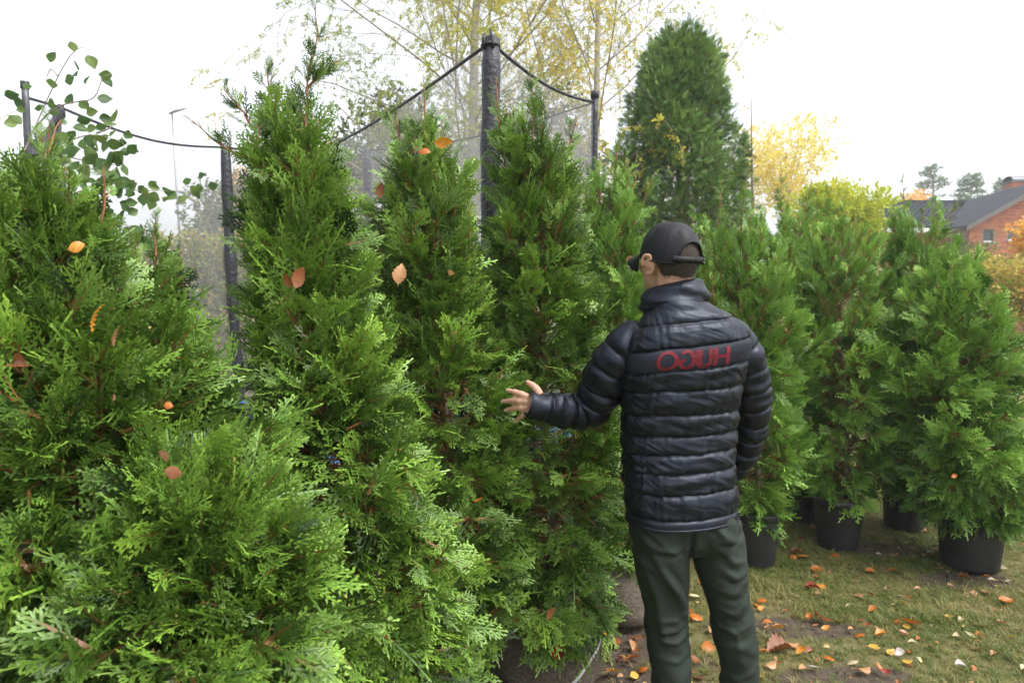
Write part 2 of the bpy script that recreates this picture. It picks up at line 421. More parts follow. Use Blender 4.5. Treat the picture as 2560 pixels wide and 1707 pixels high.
        bm.tube(cur, np.linspace(0.0034, 0.0012, 8), 4, cap=False); ns = 15; u = rng.uniform(0, 1, ns); u[0] = 1; k_ = np.clip(u * 7, 0, 6.999); ki = k_.astype(int); fr = (k_ - ki)[:, None]; p = cur[ki] * (1 - fr) + cur[ki+1] * fr; tg = unit(cur[ki+1] - cur[ki]); az = rng.uniform(0, 6.28, ns); o2 = np.stack([np.cos(az), np.sin(az), 0 * az], -1)
        P.append(p); D.append(tg * 0.9 + o2 * rng.uniform(0.25, 0.8, (ns, 1))); NN.append(rng.normal(0, 1, (ns, 3))); S.append(spr * (0.28 + 0.42 * (1 - u)) * rng.uniform(0.7, 1.2, ns)); T.append(rng.uniform(0.25, 0.85, ns))
    bm.build('branches', M['bark_orange'], root, kind='stuff')
    P, D, NN, S, T = (np.concatenate(x) for x in (P, D, NN, S, T))
    kp = clear_mask(P) & clear_mask(P + unit(D) * S[:, None] * 0.6) & clear_mask(P + unit(D) * S[:, None]); P, D, NN, S, T = P[kp], D[kp], NN[kp], S[kp], T[kp]
    S3 = np.stack([S, S * rng.uniform(0.8, 1.15, len(S)), S], -1)
    scatter('foliage', mat, SPR[mat], P, D, NN, S3, T, root)
    kc = int(cones * 1); ci = rng.integers(0, len(P), kc) if kc else []
    if kc:
        cp_ = np.repeat(P[ci] + unit(D[ci]) * S[ci][:, None] * 0.35, 4, 0) + rng.normal(0, 0.008, (kc * 4, 3)); scatter('seed_cones', 'cone', CONE, cp_, np.tile([0, 0, 1.0], (len(cp_), 1)) + rng.normal(0, .5, cp_.shape), rng.normal(0, 1, cp_.shape), rng.uniform(.006, .010, len(cp_)), rng.random(len(cp_)), root)
    if pot:
        rt, rb, h = pot['rt'], pot['rb'], pot['h']
        mb = MB(); prof = [(0.0, 0.0), (rb - 0.01, 0.0), (rb, 0.008)]
        for u in np.linspace(0.05, 0.84, 8): prof.append((rb + (rt - rb) * u + rng.normal(0, 0.0006), h * u))
        prof += [(rt - 0.004, h * 0.862), (rt + 0.003, h * 0.868), (rt + 0.004, h * 0.985), (rt + 0.001, h), (rt - 0.006, h), (rt - 0.010, h * 0.97), (rt - 0.012, h * 0.88), (0.0, h * 0.86)]
        mb.lathe(prof, (bx, Y, 0.0), 48); pm = mb.build('pot', M['pot'], root)
        mb = MB(); mb.lathe([(0, h * 0.885), (rt * 0.5, h * 0.90), (rt - 0.0135, h * 0.885)], (bx, Y, 0), 24); mb.build('potting_soil', M['soil'], root)
        if pot.get('handle'):
            mb = MB(); an = np.linspace(-0.5, math.pi + 0.5, 14); ha = pot['handle']
            hx, hy = bx + (rt + 0.004) * math.cos(ha), Y + (rt + 0.004) * math.sin(ha)
            mb.tube(np.stack([hx + 0.026 * np.sin(an) * math.cos(ha), hy + 0.026 * np.sin(an) * math.sin(ha), h * 0.93 + 0.026 * np.cos(an)], -1), 0.0055, 8); mb.build('handle', M['handle'], root)
    if ball:
        br, h = ball['r'], ball['h']; bc = ball.get('c', bx); mb = MB(); nu, nv = 56, 30; V = []
        for i in range(nv + 1):
            u = i / nv
            zz_ = h * (0.5 - 0.5 * math.cos(math.pi * u)); rr = br * (max(0.0, 1 - abs(2 * u - 0.92) ** 2.6)) ** 0.5 if 0 < u < 1 else 0.02
            rr = max(rr, 0.03) if u > 0.5 else max(rr, br * 0.72)
            for j in range(nu):
                a = 2 * math.pi * j / nu
                w = 1 + 0.035 * math.sin(3 * a + seed) + 0.03 * math.sin(5 * a + 7 * u + seed) + 0.012 * math.sin(17 * a + 3 * math.sin(9 * u)) * u + rng.normal(0, 0.003)
                V.append((bc + rr * w * math.cos(a), Y + rr * w * math.sin(a), zz_ + 0.002))
        F = [(i*nu+j, i*nu+(j+1)%nu, (i+1)*nu+(j+1)%nu, (i+1)*nu+j) for i in range(nv) for j in range(nu)]
        mb.add(V, F); rb_ = mb.build('root_ball', M['burlap'], root)
        for q, (p0, p1, tw) in enumerate(ball.get('straps', ())):
            ang = np.linspace(p0[0], p1[0], 26); hh = np.linspace(p0[1], p1[1], 26)
            vs = []
            for a, z_ in zip(ang, hh):
                u = math.acos(max(-1, min(1, 1 - 2 * z_ / h))) / math.pi; rr = br * (max(0.0, 1 - abs(2 * u - 0.92) ** 2.6)) ** 0.5
                w = 1 + 0.035 * math.sin(3 * a + seed) + 0.03 * math.sin(5 * a + 7 * u + seed)
                vs.append((rr * w + 0.006, a, z_))
            V = []
            for k_, (rr, a, z_) in enumerate(vs):
                for s_ in (-1, 1):
                    V.append((bc + rr * math.cos(a), Y + rr * math.sin(a), z_ + s_ * tw / 2 * (0.8 + 0.2 * math.sin(k_))))
            V2 = [(v[0] * 1.0, v[1], v[2]) for v in V]
            mb = MB(); k2 = len(V) // 2
            inner = [((v[0] - bc) * 0.985 + bc, (v[1] - Y) * 0.985 + Y, v[2]) for v in V]
            mb.add(V2 + inner, [(2*i, 2*i+1, 2*i+3, 2*i+2) for i in range(k2-1)] + [(2*i, 2*i+2, 2*k2+2*i+2, 2*k2+2*i) for i in range(k2-1)] + [(2*i+1, 2*k2+2*i+1, 2*k2+2*i+3, 2*i+3) for i in range(k2-1)])
            mb.build('strap', M['strap'], root)
    return root, (z, xc, R, Y)

M['pot'] = simple('black plastic pot', (0.018, 0.019, 0.021), 0.42, 0.5, 5, 0.5, 0.05, 40)
M['handle'] = simple('grey plastic handle', (0.12, 0.12, 0.13), 0.35, 0.5)
M['soil'] = simple('potting soil', (0.045, 0.032, 0.022), 0.95, 0.2, 40, 0.5, 1.0, 90)
M['strap'] = simple('white strap', (0.62, 0.62, 0.60), 0.5, 0.4, 30, 0.12)
def burlap():
    m, t, out = newmat('burlap'); v = objco(t, (1, 1, 1))
    w1 = t.nodes.new('ShaderNodeTexNoise'); v2 = objco(t, (26, 26, 150)); v3 = objco(t, (190, 190, 18))
    n1 = noise(t, 0.6, 5, 0.75, v2, 2.5); n2 = noise(t, 0.6, 5, 0.75, v3, 3.0); big = noise(t, 6, 4, 0.6, v)
    f = math_(t, 'MULTIPLY', math_(t, 'ADD', n1, n2), 0.5)
    c = ramp(t, f, [(0.36, (0.045, 0.036, 0.027)), (0.5, (0.15, 0.123, 0.094)), (0.62, (0.40, 0.34, 0.27))])
    c = mixc(t, math_(t, 'MULTIPLY', big, 0.7), c, (0.065, 0.052, 0.040))
    p = pbsdf(t, c, 0.95, 0.2, bump(t, f, 0.8, 0.006)); t.links.new(p.outputs[0], out.inputs['Surface']); t.nodes.remove(w1); return m
M['burlap'] = burlap()
# ================================================================== SETTING
def vnoise(x, y, s, seed=0):
    """smooth value noise on a grid of cell size s"""
    rs = np.random.default_rng(seed); tab = rs.uniform(-1, 1, (64, 64)); u, v = np.asarray(x) / s, np.asarray(y) / s
    i, j = np.floor(u).astype(int), np.floor(v).astype(int); fu, fv = u - i, v - j; fu = fu * fu * (3 - 2 * fu); fv = fv * fv * (3 - 2 * fv)
    g = lambda a, b: tab[a % 64, b % 64]
    return (g(i, j) * (1 - fu) + g(i+1, j) * fu) * (1 - fv) + (g(i, j+1) * (1 - fu) + g(i+1, j+1) * fu) * fv
def ground_z(x, y):
    x = np.asarray(x, float); y = np.asarray(y, float)
    s = np.clip((y - 9.0) / 16.0, 0, 1); s = s * s * (3 - 2 * s)
    right = np.clip((x + 2) / 8.0, 0, 1)
    bank = np.clip((y - 10) / 5, 0, 1)
    z = s * (0.5 + 2.1 * right) + 0.35 * bank * vnoise(x, y, 3.1, 5) * np.clip((y - 10) / 6, 0, 1)
    far = np.clip((y - 40) / 200, 0, 1)
    return z * (1 - far) + far * 2.0 + 0.012 * vnoise(x, y, 0.55, 1) * np.clip(1 - y / 30, 0, 1) + 0.006 * vnoise(x, y, 0.17, 2) * np.clip(1 - y / 12, 0, 1)
SOIL_SPOTS = [(G(1990, 1570), 0.36, 0.10), (G(2230, 1375), 0.40, 0.13), (G(2400, 1445), 0.30, 0.12), (G(1560, 1600), 0.3, 0.2), (G(2120, 1690), 0.30, 0.08), (G(1000, 1690), 1.6, 1.0), (G(1500, 1690), 0.25, 0.25)]
def soilness(x, y):
    s = np.zeros(np.shape(x))
    for c, a, b in SOIL_SPOTS:
        d = ((x - c[0]) / a) ** 2 + ((y - c[1]) / b) ** 2; s = np.maximum(s, np.exp(-d * 1.2))
    return np.clip(s * 1.15 + 0.42 * vnoise(x, y, 0.16, 9) * (0.4 + s) + 0.10 * vnoise(x, y, 0.4, 4), 0, 1)

def axis_pts(lo, hi, n0, near, fine):
    a = np.arange(near[0], near[1] + 1e-6, fine); l = near[0] - np.geomspace(fine * 1.5, near[0] - lo, n0); r = near[1] + np.geomspace(fine * 1.5, hi - near[1], n0)
    return np.concatenate([l[::-1], a, r])
gx = axis_pts(-260, 260, 40, (-5, 7), 0.05); gy = axis_pts(-200, 320, 40, (-1, 11), 0.05)
X, Y_ = np.meshgrid(gx, gy); Z = ground_z(X, Y_)
Z = Z - 0.02 * np.clip(soilness(X, Y_) - 0.3, 0, 1)
me = bpy.data.meshes.new('ground'); nx, ny = len(gx), len(gy)
idx = np.arange(nx * ny).reshape(ny, nx); q = np.stack([idx[:-1, :-1], idx[:-1, 1:], idx[1:, 1:], idx[1:, :-1]], -1).reshape(-1, 4)
me.vertices.add(nx * ny); me.vertices.foreach_set('co', np.stack([X, Y_, Z], -1).astype(np.float32).ravel())
me.loops.add(q.size); me.loops.foreach_set('vertex_index', q.ravel().astype(np.int32)); me.polygons.add(len(q)); me.polygons.foreach_set('loop_start', np.arange(0, q.size, 4, dtype=np.int32))
me.update(); me.validate()
a = me.attributes.new('soil', 'FLOAT', 'POINT'); a.data.foreach_set('value', soilness(X, Y_).astype(np.float32).ravel())
me.polygons.foreach_set('use_smooth', [True] * len(me.polygons))
m, t, out = newmat('lawn ground'); v = objco(t)
n1 = noise(t, 3.0, 6, 0.65, v); n2 = noise(t, 45, 5, 0.7, v); n3 = noise(t, 260, 4, 0.7, v)
grass = ramp(t, n1, [(0.30, (0.11, 0.13, 0.028)), (0.5, (0.17, 0.15, 0.060)), (0.70, (0.11, 0.15, 0.030))])
grass = mixc(t, math_(t, 'MULTIPLY', n2, 0.8), grass, (0.22, 0.19, 0.09))
soilc = ramp(t, n2, [(0.3, (0.060, 0.046, 0.033)), (0.7, (0.15, 0.12, 0.088))])
fs = math_(t, 'ADD', attr(t, 'soil'), math_(t, 'MULTIPLY', math_(t, 'SUBTRACT', n2, 0.5), 0.5))
c = mixc(t, ramp(t, fs, [(0.32, (0, 0, 0)), (0.52, (1, 1, 1))]), grass, soilc)
p = pbsdf(t, c, 0.95, 0.2, bump(t, math_(t, 'ADD', n2, math_(t, 'MULTIPLY', n3, 0.6)), 0.8, 0.02)); t.links.new(p.outputs[0], out.inputs['Surface'])
me.materials.append(m); tag(link('ground', me), kind='structure')

# grass tufts
def tuft_mesh(seed, mat, nb=9, lean=1.0):
    r = random.Random(seed); V, F, T = [], [], []
    for b in range(nb):
        az = r.uniform(0, 6.283); L = r.uniform(0.45, 1.1); w = r.uniform(0.035, 0.070); ln = r.uniform(0.5, 1.5) * lean
        x0, y0 = r.uniform(-0.25, 0.25), r.uniform(-0.25, 0.25); k = len(V); px, py, pz = x0, y0, 0; th = r.uniform(0.2, 0.9) * lean; sx, sy = -math.sin(az), math.cos(az); m_ = 4; tv = r.random()
        for i in range(m_ + 1):
            ww = w * (1 - (i / m_) ** 1.5) * 0.5 + 0.002
            V.append((px + sx * ww, py + sy * ww, pz)); V.append((px - sx * ww, py - sy * ww, pz)); T += [tv, tv]
            px += math.cos(az) * math.sin(th) * L / m_; py += math.sin(az) * math.sin(th) * L / m_; pz += math.cos(th) * L / m_; th += ln / m_ * 1.2
        F += [(k+2*i, k+2*i+1, k+2*i+3, k+2*i+2) for i in range(m_)]
    me = bpy.data.meshes.new('tuft'); me.from_pydata(V, [], F); a = me.attributes.new('tip', 'FLOAT', 'POINT'); a.data.foreach_set('value', T); me.materials.append(mat); return me
m, t, out = newmat('grass blades')
c = ramp(t, math_(t, 'ADD', math_(t, 'MULTIPLY', attr(t, 'tint', 'INSTANCER'), 0.6), math_(t, 'MULTIPLY', attr(t, 'tip'), 0.4)), [(0.0, (0.060, 0.105, 0.016)), (0.35, (0.115, 0.165, 0.032)), (0.6, (0.21, 0.21, 0.058)), (0.85, (0.33, 0.27, 0.11)), (1.0, (0.46, 0.39, 0.20))])
leafshade(t, out, c, 0.3, 0.55, 0.35); M['grass'] = m
TUFT = [proto('tuft', tuft_mesh(s, m)) for s in range(6)]
def grass_field(nm, n, xr, yr, size, seed, thin=True):
    rs = np.random.default_rng(seed); x = rs.uniform(*xr, n); y = rs.uniform(*yr, n); s = soilness(x, y)
    k = rs.random(n) > np.clip(s * 1.9 - 0.28, 0, 0.97) if thin else np.ones(n, bool)
    pat = 0.5 + 0.5 * vnoise(x, y, 0.22, 21)
    k &= rs.random(n) < 0.45 + 0.55 * pat
    x, y, pat = x[k], y[k], pat[k]; n = len(x); az = rs.uniform(0, 6.28, n) * 0.5 + 1.6 * vnoise(x, y, 0.35, 31) * 3
    d = np.stack([np.cos(az), np.sin(az), 0 * az], -1); up = np.stack([rs.normal(0, .15, n), rs.normal(0, .15, n), np.ones(n)], -1)
    tint = 0.48 + 0.34 * vnoise(x, y, 0.5, 41) + 0.22 * vnoise(x, y, 0.12, 43) + rs.normal(0, 0.22, n)
    scatter(nm, 'grass', TUFT, np.stack([x, y, ground_z(x, y) - 0.003], -1), d, up, size * rs.uniform(0.6, 1.3, n) * (0.7 + 0.5 * pat), tint)
grass_field('grass', 90000, (-0.5, 5.2), (1.9, 6.5), 0.048, 3)
grass_field('grass', 22000, (-4.5, 7.5), (1.0, 11.0), 0.075, 4)
grass_field('grass', 14000, (-10, 16), (9.0, 24.0), 0.16, 5, False)

_n = 9000; _rs = np.random.default_rng(12); _x = _rs.uniform(-1, 4.6, _n); _y = _rs.uniform(1.9, 6, _n); _k = _rs.random(_n) < np.clip(soilness(_x, _y) * 1.6, 0.15, 1); _x, _y = _x[_k], _y[_k]; _n = len(_x)
m, t, out = newmat('crumbs'); c = ramp(t, attr(t, 'tint', 'INSTANCER'), [(0, (.035, .026, .02)), (.5, (.12, .09, .06)), (.8, (.26, .19, .11)), (1, (.10, .13, .03))]); p = pbsdf(t, c, .95, .2); t.links.new(p.outputs[0], out.inputs['Surface'])
_cr = []
for _s in range(3):
    _b = MB(); _q = np.random.default_rng(_s); _b.ellipsoid((0, 0, 0), (.5, .32, .28), 6, 4); _b.v[0] = _b.v[0] * (1 + _q.normal(0, .18, _b.v[0].shape)); _cr.append(proto('crumb', _b.mesh('crumb', m, smooth=False)))
_st = MB(); _st.tube([(-1.6, 0, 0), (0, .15, .05), (1.6, 0, 0)], .09, 4); _cr.append(proto('crumb', _st.mesh('crumb', m)))
_az = _rs.uniform(0, 6.28, _n); scatter('soil_crumbs', 'crumb', _cr, np.stack([_x, _y, ground_z(_x, _y) - .004], -1), np.stack([np.cos(_az), np.sin(_az), 0 * _az], -1), np.stack([_rs.normal(0, .2, _n), _rs.normal(0, .2, _n), np.ones(_n)], -1), _rs.uniform(.006, .022, _n), _rs.random(_n))
# ================================================================== THE MAN
PY = 2.2                                             # how far away he stands
man = empty('person', (W(1705, 1300, PY)[0], PY, 0), 'man seen from behind in black quilted jacket and cap, stretching out his left hand', 'person')
def Wm(px, py, dy=0.0): return W(px, py, PY + dy)
def remesh(mb, name, mat, voxel, smooth=6, parent=None):
    me = mb.mesh('tmp', None); o = bpy.data.objects.new('tmp', me); COL.objects.link(o)
    m = o.modifiers.new('r', 'REMESH'); m.mode = 'VOXEL'; m.voxel_size = voxel
    if smooth: s_ = o.modifiers.new('s', 'SMOOTH'); s_.iterations = smooth; s_.factor = 0.5
    dg = bpy.context.evaluated_depsgraph_get(); dg.update(); me2 = bpy.data.meshes.new_from_object(o.evaluated_get(dg)); bpy.data.objects.remove(o)
    me2.name = name; me2.materials.clear(); me2.materials.append(mat); me2.polygons.foreach_set('use_smooth', [True] * len(me2.polygons)); return me2
def getco(me):
    a = np.empty(len(me.vertices) * 3, np.float32); me.vertices.foreach_get('co', a); return a.reshape(-1, 3).astype(float)
def getno(me):
    a = np.empty(len(me.vertices) * 3, np.float32); me.vertices.foreach_get('normal', a); return a.reshape(-1, 3).astype(float)
def setco(me, c): me.vertices.foreach_set('co', c.astype(np.float32).ravel()); me.update()

# --- head frame
HY = math.radians(27); HP = math.radians(9)
hc = Wm(1673, 655, 0.03)                              # centre of the skull
Rz = np.array([[math.cos(HY), -math.sin(HY), 0], [math.sin(HY), math.cos(HY), 0], [0, 0, 1]])
Rx = np.array([[1, 0, 0], [0, math.cos(HP), -math.sin(HP)], [0, math.sin(HP), math.cos(HP)]])
RH = Rz @ Rx
def H(p): return np.asarray(p, float) @ RH.T + hc      # local: x to his right, y forward, z up

# --- body joints
shL, shR = Wm(1562, 872, 0.0), Wm(1848, 862, 0.06)
elL, wrL = Wm(1478, 1022, 0.08), Wm(1345, 1012, 0.00)
elR, wrR = Wm(1880, 1010, 0.12), Wm(1832, 1120, 0.22)
hipL, hipR = Wm(1640, 1320, 0.0), Wm(1790, 1315, 0.03)
knL, knR = Wm(1672, 1560, 0.03), Wm(1826, 1545, 0.02)
anL = np.array([Wm(1690, 1700, 0.0)[0] + 0.005, PY - 0.02, 0.09]); anR = np.array([Wm(1853, 1700, 0)[0] + 0.02, PY + 0.05, 0.09])
b = MB()
b.ellipsoid(H((0, -0.008, 0.02)), (0.074, 0.093, 0.092), 32, 20, RH)            # skull
b.ellipsoid(H((0, 0.030, -0.045)), (0.060, 0.065, 0.070), 28, 18, RH)           # face
b.ellipsoid(H((0, 0.048, -0.090)), (0.040, 0.042, 0.032), 24, 14, RH)           # chin
b.ellipsoid(H((-0.040, 0.062, -0.030)), (0.022, 0.020, 0.022), 16, 10, RH); b.ellipsoid(H((0.040, 0.062, -0.030)), (0.022, 0.020, 0.022), 16, 10, RH)
b.tube([H((0, 0.085, 0.010)), H((0, 0.103, -0.020)), H((0, 0.108, -0.034)), H((0, 0.092, -0.044))], [0.009, 0.011, 0.014, 0.010], 10)   # nose
b.tube([H((-0.040, 0.076, 0.018)), H((0, 0.092, 0.016)), H((0.040, 0.076, 0.018))], [0.010, 0.011, 0.010], 10)                         # brow
b.tube([H((-0.022, 0.088, -0.062)), H((0, 0.097, -0.060)), H((0.022, 0.088, -0.062))], [0.006, 0.008, 0.006], 8)
b.tube([H((-0.020, 0.088, -0.074)), H((0, 0.095, -0.073)), H((0.020, 0.088, -0.074))], [0.006, 0.008, 0.006], 8)                       # lips
nb = Wm(1690, 790, 0.0)
b.tube([H((0, -0.030, -0.03)), H((0, -0.036, -0.085)), nb + [0, 0, -0.03]], [0.060, 0.058, 0.066], 20)                                 # neck
b.tube([Wm(1690, 790), Wm(1695, 860), Wm(1700, 1000), Wm(1700, 1130), Wm(1705, 1230), Wm(1712, 1300)], [0.06, 0.095, 0.105, 0.09, 0.095, 0.11], 24, fl=0.62)
b.tube([Wm(1690, 830, .02), shL, (shL + elL) / 2, elL, (elL + wrL) / 2, wrL], [0.036, 0.034, 0.033, 0.031, 0.028, 0.024], 14)
b.tube([Wm(1700, 830, .02), shR, (shR + elR) / 2, elR, (elR + wrR) / 2, wrR], [0.036, 0.034, 0.033, 0.031, 0.028, 0.024], 14)
for hp, kn, an in ((hipL, knL, anL), (hipR, knR, anR)):
    b.tube([hp + [0, 0, 0.03], (hp + kn) / 2, kn, (kn + an) / 2 + [0, -0.015, 0.03], an], [0.070, 0.060, 0.046, 0.044, 0.034], 18)
    b.tube([an + [0, -0.03, -0.03], an + [0, 0.05, -0.045], an + [0, 0.13, -0.062]], [0.030, 0.032, 0.022], 12)
# ears (a rim, a hollow and a lobe)
for sx in (-1, 1):
    ex = sx * 0.077; rim = []
    for k in range(13):
        a = math.radians(-100 + k * 25); rr = 0.031 if k < 10 else 0.024
        rim.append(H((ex + sx * (0.015 + 0.012 * math.cos(a - 2.6)), -0.004 - 0.018 * math.cos(a) * 1.0 - 0.004, -0.008 + rr * math.sin(a))))
    b.tube(rim, [0.0055] * 13, 8)
    b.ellipsoid(H((ex + sx * 0.006, -0.002, -0.010)), (0.008, 0.016, 0.024), 14, 10, RH); b.ellipsoid(H((ex + sx * 0.013, -0.008, -0.004)), (0.0055, 0.015, 0.022), 14, 10, RH)
    b.ellipsoid(H((ex + sx * 0.006, 0.004, -0.036)), (0.006, 0.009, 0.012), 12, 8, RH)
# left hand: palm, four fingers and a thumb; the back of the hand faces the camera
def F_(px, py, dy): return W(px, py, PY + dy)
b.tube([wrL + [0.01, 0.008, 0], F_(1328, 1011, 0.012), F_(1314, 1009, 0.014), F_(1304, 1008, 0.014)], [0.014, 0.0145, 0.0135, 0.011], 18, fl=2.3)
b.tube([F_(1316, 992, 0.013), F_(1307, 1006, 0.014), F_(1312, 1028, 0.014)], [0.0120, 0.0125, 0.0115], 10)
fingers = [ [(1322, 992, .006), (1303, 985, .010), (1288, 980, .022), (1270, 976, .045)],
            [(1320, 1004, .006), (1297, 1002, .010), (1280, 1001, .024), (1258, 1003.5, .050)],
            [(1320, 1018, .006), (1301, 1020, .010), (1284, 1021, .026), (1266, 1025, .048)],
            [(1324, 1027, .008), (1311, 1036, .012), (1301, 1043, .024), (1289, 1051, .040)] ]
rads = [(.0120, .0115, .0102, .0084), (.0122, .0116, .0102, .0084), (.0116, .0110, .0098, .0080), (.0108, .0100, .0088, .0072)]
def smooth_path(P, n=4):
    P = np.asarray(P); t = np.linspace(0, len(P) - 1, (len(P) - 1) * n + 1); return np.stack([np.interp(t, np.arange(len(P)), P[:, c]) for c in range(3)], -1), t
for fg, rd in zip(fingers, rads):
    pts, t = smooth_path([F_(*p) for p in fg]); r_ = np.interp(t, range(4), rd) * (1 + 0.05 * np.cos(t * 2 * math.pi))
    b.tube(pts, r_, 10); b.ellipsoid(pts[-1], (rd[-1],) * 3, 12, 8)
pts, t = smooth_path([F_(1349, 988, .0), F_(1342, 973, .004), F_(1332, 963, .010), F_(1319, 955.5, .022)]); b.tube(pts, np.interp(t, range(4), (.0155, .0135, .0118, .0092)), 10); b.ellipsoid(pts[-1], (.0090,) * 3, 12, 8)
# right hand, in the jacket pocket
rh = wrR; dR = unit(np.array([-0.45, 0.75, -0.45]))
b.tube([rh, rh + dR * 0.05, rh + dR * 0.09], [0.026, 0.036, 0.034], 12, fl=0.6)
for k in range(4):
    o_ = np.array([0.024 - 0.016 * k, 0.0, 0]); b.tube([rh + dR * 0.08 + o_, rh + dR * 0.125 + o_ + [0, 0.012, 0], rh + dR * 0.15 + o_ + [0, 0.030, 0]], [0.009, 0.0085, 0.007], 8)
b.tube([rh + dR * 0.03 + [-.028, 0.01, 0], rh + dR * 0.07 + [-.05, .02, 0], rh + dR * 0.10 + [-.055, .03, 0]], [0.011, 0.010, 0.008], 8)
m, t, out = newmat('skin'); v = objco(t)
c = ramp(t, noise(t, 40, 4, 0.6, v), [(0.3, (0.43, 0.235, 0.16)), (0.7, (0.56, 0.335, 0.235))])
p = pbsdf(t, c, 0.5, 0.4, bump(t, noise(t, 300, 3, 0.6, v), 0.15, 0.002)); p.inputs['Subsurface Weight'].default_value = 0.08; p.inputs['Subsurface Radius'].default_value = (0.01, 0.004, 0.002)
t.links.new(p.outputs[0], out.inputs['Surface']); M['skin'] = m
bme = remesh(b, 'body', M['skin'], 0.0042, 5)
link('body', bme, man)
# eyes
for sx in (-1, 1):
    e = MB(); e.ellipsoid(H((sx * 0.031, 0.071, 0.000)), (0.0115,) * 3, 16, 10, RH); eo = e.build('eye', simple('eye white', (0.7, 0.68, 0.65), 0.2), man)
    e = MB(); e.ellipsoid(H((sx * 0.031, 0.0795, 0.000)), (0.0050,) * 3, 12, 8, RH); pu = e.build('pupil', simple('eye dark', (0.03, 0.02, 0.015), 0.15)); pu.parent = eo
# fingernails
for fg, rd in list(zip(fingers, rads)):
    a_, b_ = F_(*fg[-2]), F_(*fg[-1]); d_ = unit(b_ - a_); n_ = unit(np.array([0, -1, 0]) - d_ * (np.array([0, -1, 0]) @ d_)); x_ = np.cross(d_, n_)
    Rn = np.stack([d_, x_, n_], 1); e = MB(); e.ellipsoid(b_ + d_ * 0.001 + n_ * rd[-1] * 0.55, (0.006, 0.0048, 0.0032), 12, 6, Rn); e.build('fingernail', M.get('nail') or M.setdefault('nail', simple('fingernail', (0.60, 0.40, 0.33), 0.3)), man)

# hair: a close-cropped shell round the back and sides of the head with thousands of short hairs
rs = np.random.default_rng(5); hb = MB(); hv, hf = [], []
def skull_pt(az, z):            # az measured from the back of the head
    zz = (z - 0.02) / 0.098; k = math.sqrt(max(0, 1 - zz * zz)) if abs(zz) < 1 else 0
    if z < -0.028:
        u = min(1, (-0.028 - z) / 0.045); x, y = 0.074 * k * (1 - u) + 0.060 * u, -0.008 * (1 - u) - 0.034 * u
        return np.array([math.sin(az) * max(x, .056), y - math.cos(az) * (0.093 * k * (1 - u) + 0.060 * u), z])
    return np.array([math.sin(az) * 0.074 * k, -0.008 - math.cos(az) * 0.093 * k, z])
def hairline(az): 
    a = abs(az)
    return np.interp(a, [0, 0.6, 1.05, 1.25, 1.5, 1.9, 2.2], [-0.085, -0.083, -0.070, -0.02, 0.012, -0.004, 0.03])
naz, nz = 72, 26
for i in range(naz + 1):
    az = -2.2 + 4.4 * i / naz; zl = hairline(az)
    for j in range(nz + 1):
        z = zl + (0.085 - zl) * j / nz; p_ = skull_pt(az, z); off = 0.0045 * min(1, j / 5 + 0.05) + rs.normal(0, 0.0004)
        nrm = unit(np.array([math.sin(az), -math.cos(az), 0.0])); hv.append(H(p_ + nrm * off))
hb.add(hv, [(i*(nz+1)+j, (i+1)*(nz+1)+j, (i+1)*(nz+1)+j+1, i*(nz+1)+j+1) for i in range(naz) for j in range(nz)])
hv, hf = [], []
for k in range(9000):
    az = rs.uniform(-2.1, 2.1); zl = hairline(az); z = zl + (0.075 - zl) * rs.random(); p_ = skull_pt(az, z); nrm = np.array([math.sin(az), -math.cos(az), 0.1])
    L = 0.004 + 0.007 * min(1, (z - zl) / 0.05); a0 = H(p_ + nrm * 0.002); d_ = H(p_ + nrm * 0.002 + unit(nrm * 0.7 + np.array([rs.normal(0, .35), rs.normal(0, .35), -0.9])) * L) - a0
    s_ = np.cross(d_, RH @ nrm); s_ = s_ / (np.linalg.norm(s_) + 1e-9) * 0.0005; n_ = len(hv); hv += [a0 - s_, a0 + s_, a0 + d_ + RH @ nrm * 0.0025]; hf.append((n_, n_ + 1, n_ + 2))
hb.add(hv, hf)
m, t, out = newmat('short dark hair'); v = objco(t, (1, 1, 0.4))
c = ramp(t, noise(t, 420, 3, 0.7, v), [(0.3, (0.018, 0.013, 0.010)), (0.75, (0.085, 0.062, 0.048))])
p = pbsdf(t, c, 0.55, 0.4, bump(t, noise(t, 600, 2, 0.6, v), 0.6, 0.002)); t.links.new(p.outputs[0], out.inputs['Surface'])
hb.build('hair', m, man, kind='stuff')

# --- cap
def cap_pt(az, el, off=0.0):   # az from the back, el 0 rim .. 1 top
    ph = el * math.pi / 2; f_ = abs(math.sin(az / 2)) ** 2      # 1 at the front
    a_, b_ = 0.092 + off, 0.110 + off; h_ = 0.124 + off + 0.012 * f_ * (1 - el)
    k = math.cos(ph) ** 0.86
    seam = -0.0022 * math.exp(-((((az + math.pi / 6) % (math.pi / 3)) - math.pi / 6) / 0.028) ** 2) * (1 - el ** 6)
    wr = 0.0022 * math.sin(5 * az + 4 * el) * (1 - el) * el * 4 + 0.0018 * math.sin(9 * az - 7 * el + 1) * (1 - el) * el * 3
    a_ += seam + wr; b_ += seam + wr
    return np.array([math.sin(az) * a_ * k, -0.004 - math.cos(az) * b_ * k, 0.004 + h_ * math.sin(ph) ** 0.95])
fab = simple('black cap cloth', (0.007, 0.007, 0.010), 0.55, 0.28, 20, 0.2, 0.15, 500)
def arch(az): return 0.37 * math.sqrt(max(0, 1 - (az / 0.60) ** 2)) if abs(az) < 0.60 else -1
cb = MB(); na, ne = 156, 34; V = []; F = []
for j in range(ne + 1):
    for i in range(na): V.append(H(cap_pt(-math.pi + 2 * math.pi * i / na, j / ne)))
for j in range(ne):
    for i in range(na):
        az = -math.pi + 2 * math.pi * (i + 0.5) / na
        if (j + 0.5) / ne < arch(az): continue
        F.append((j*na+i, j*na+(i+1) % na, (j+1)*na+(i+1) % na, (j+1)*na+i))
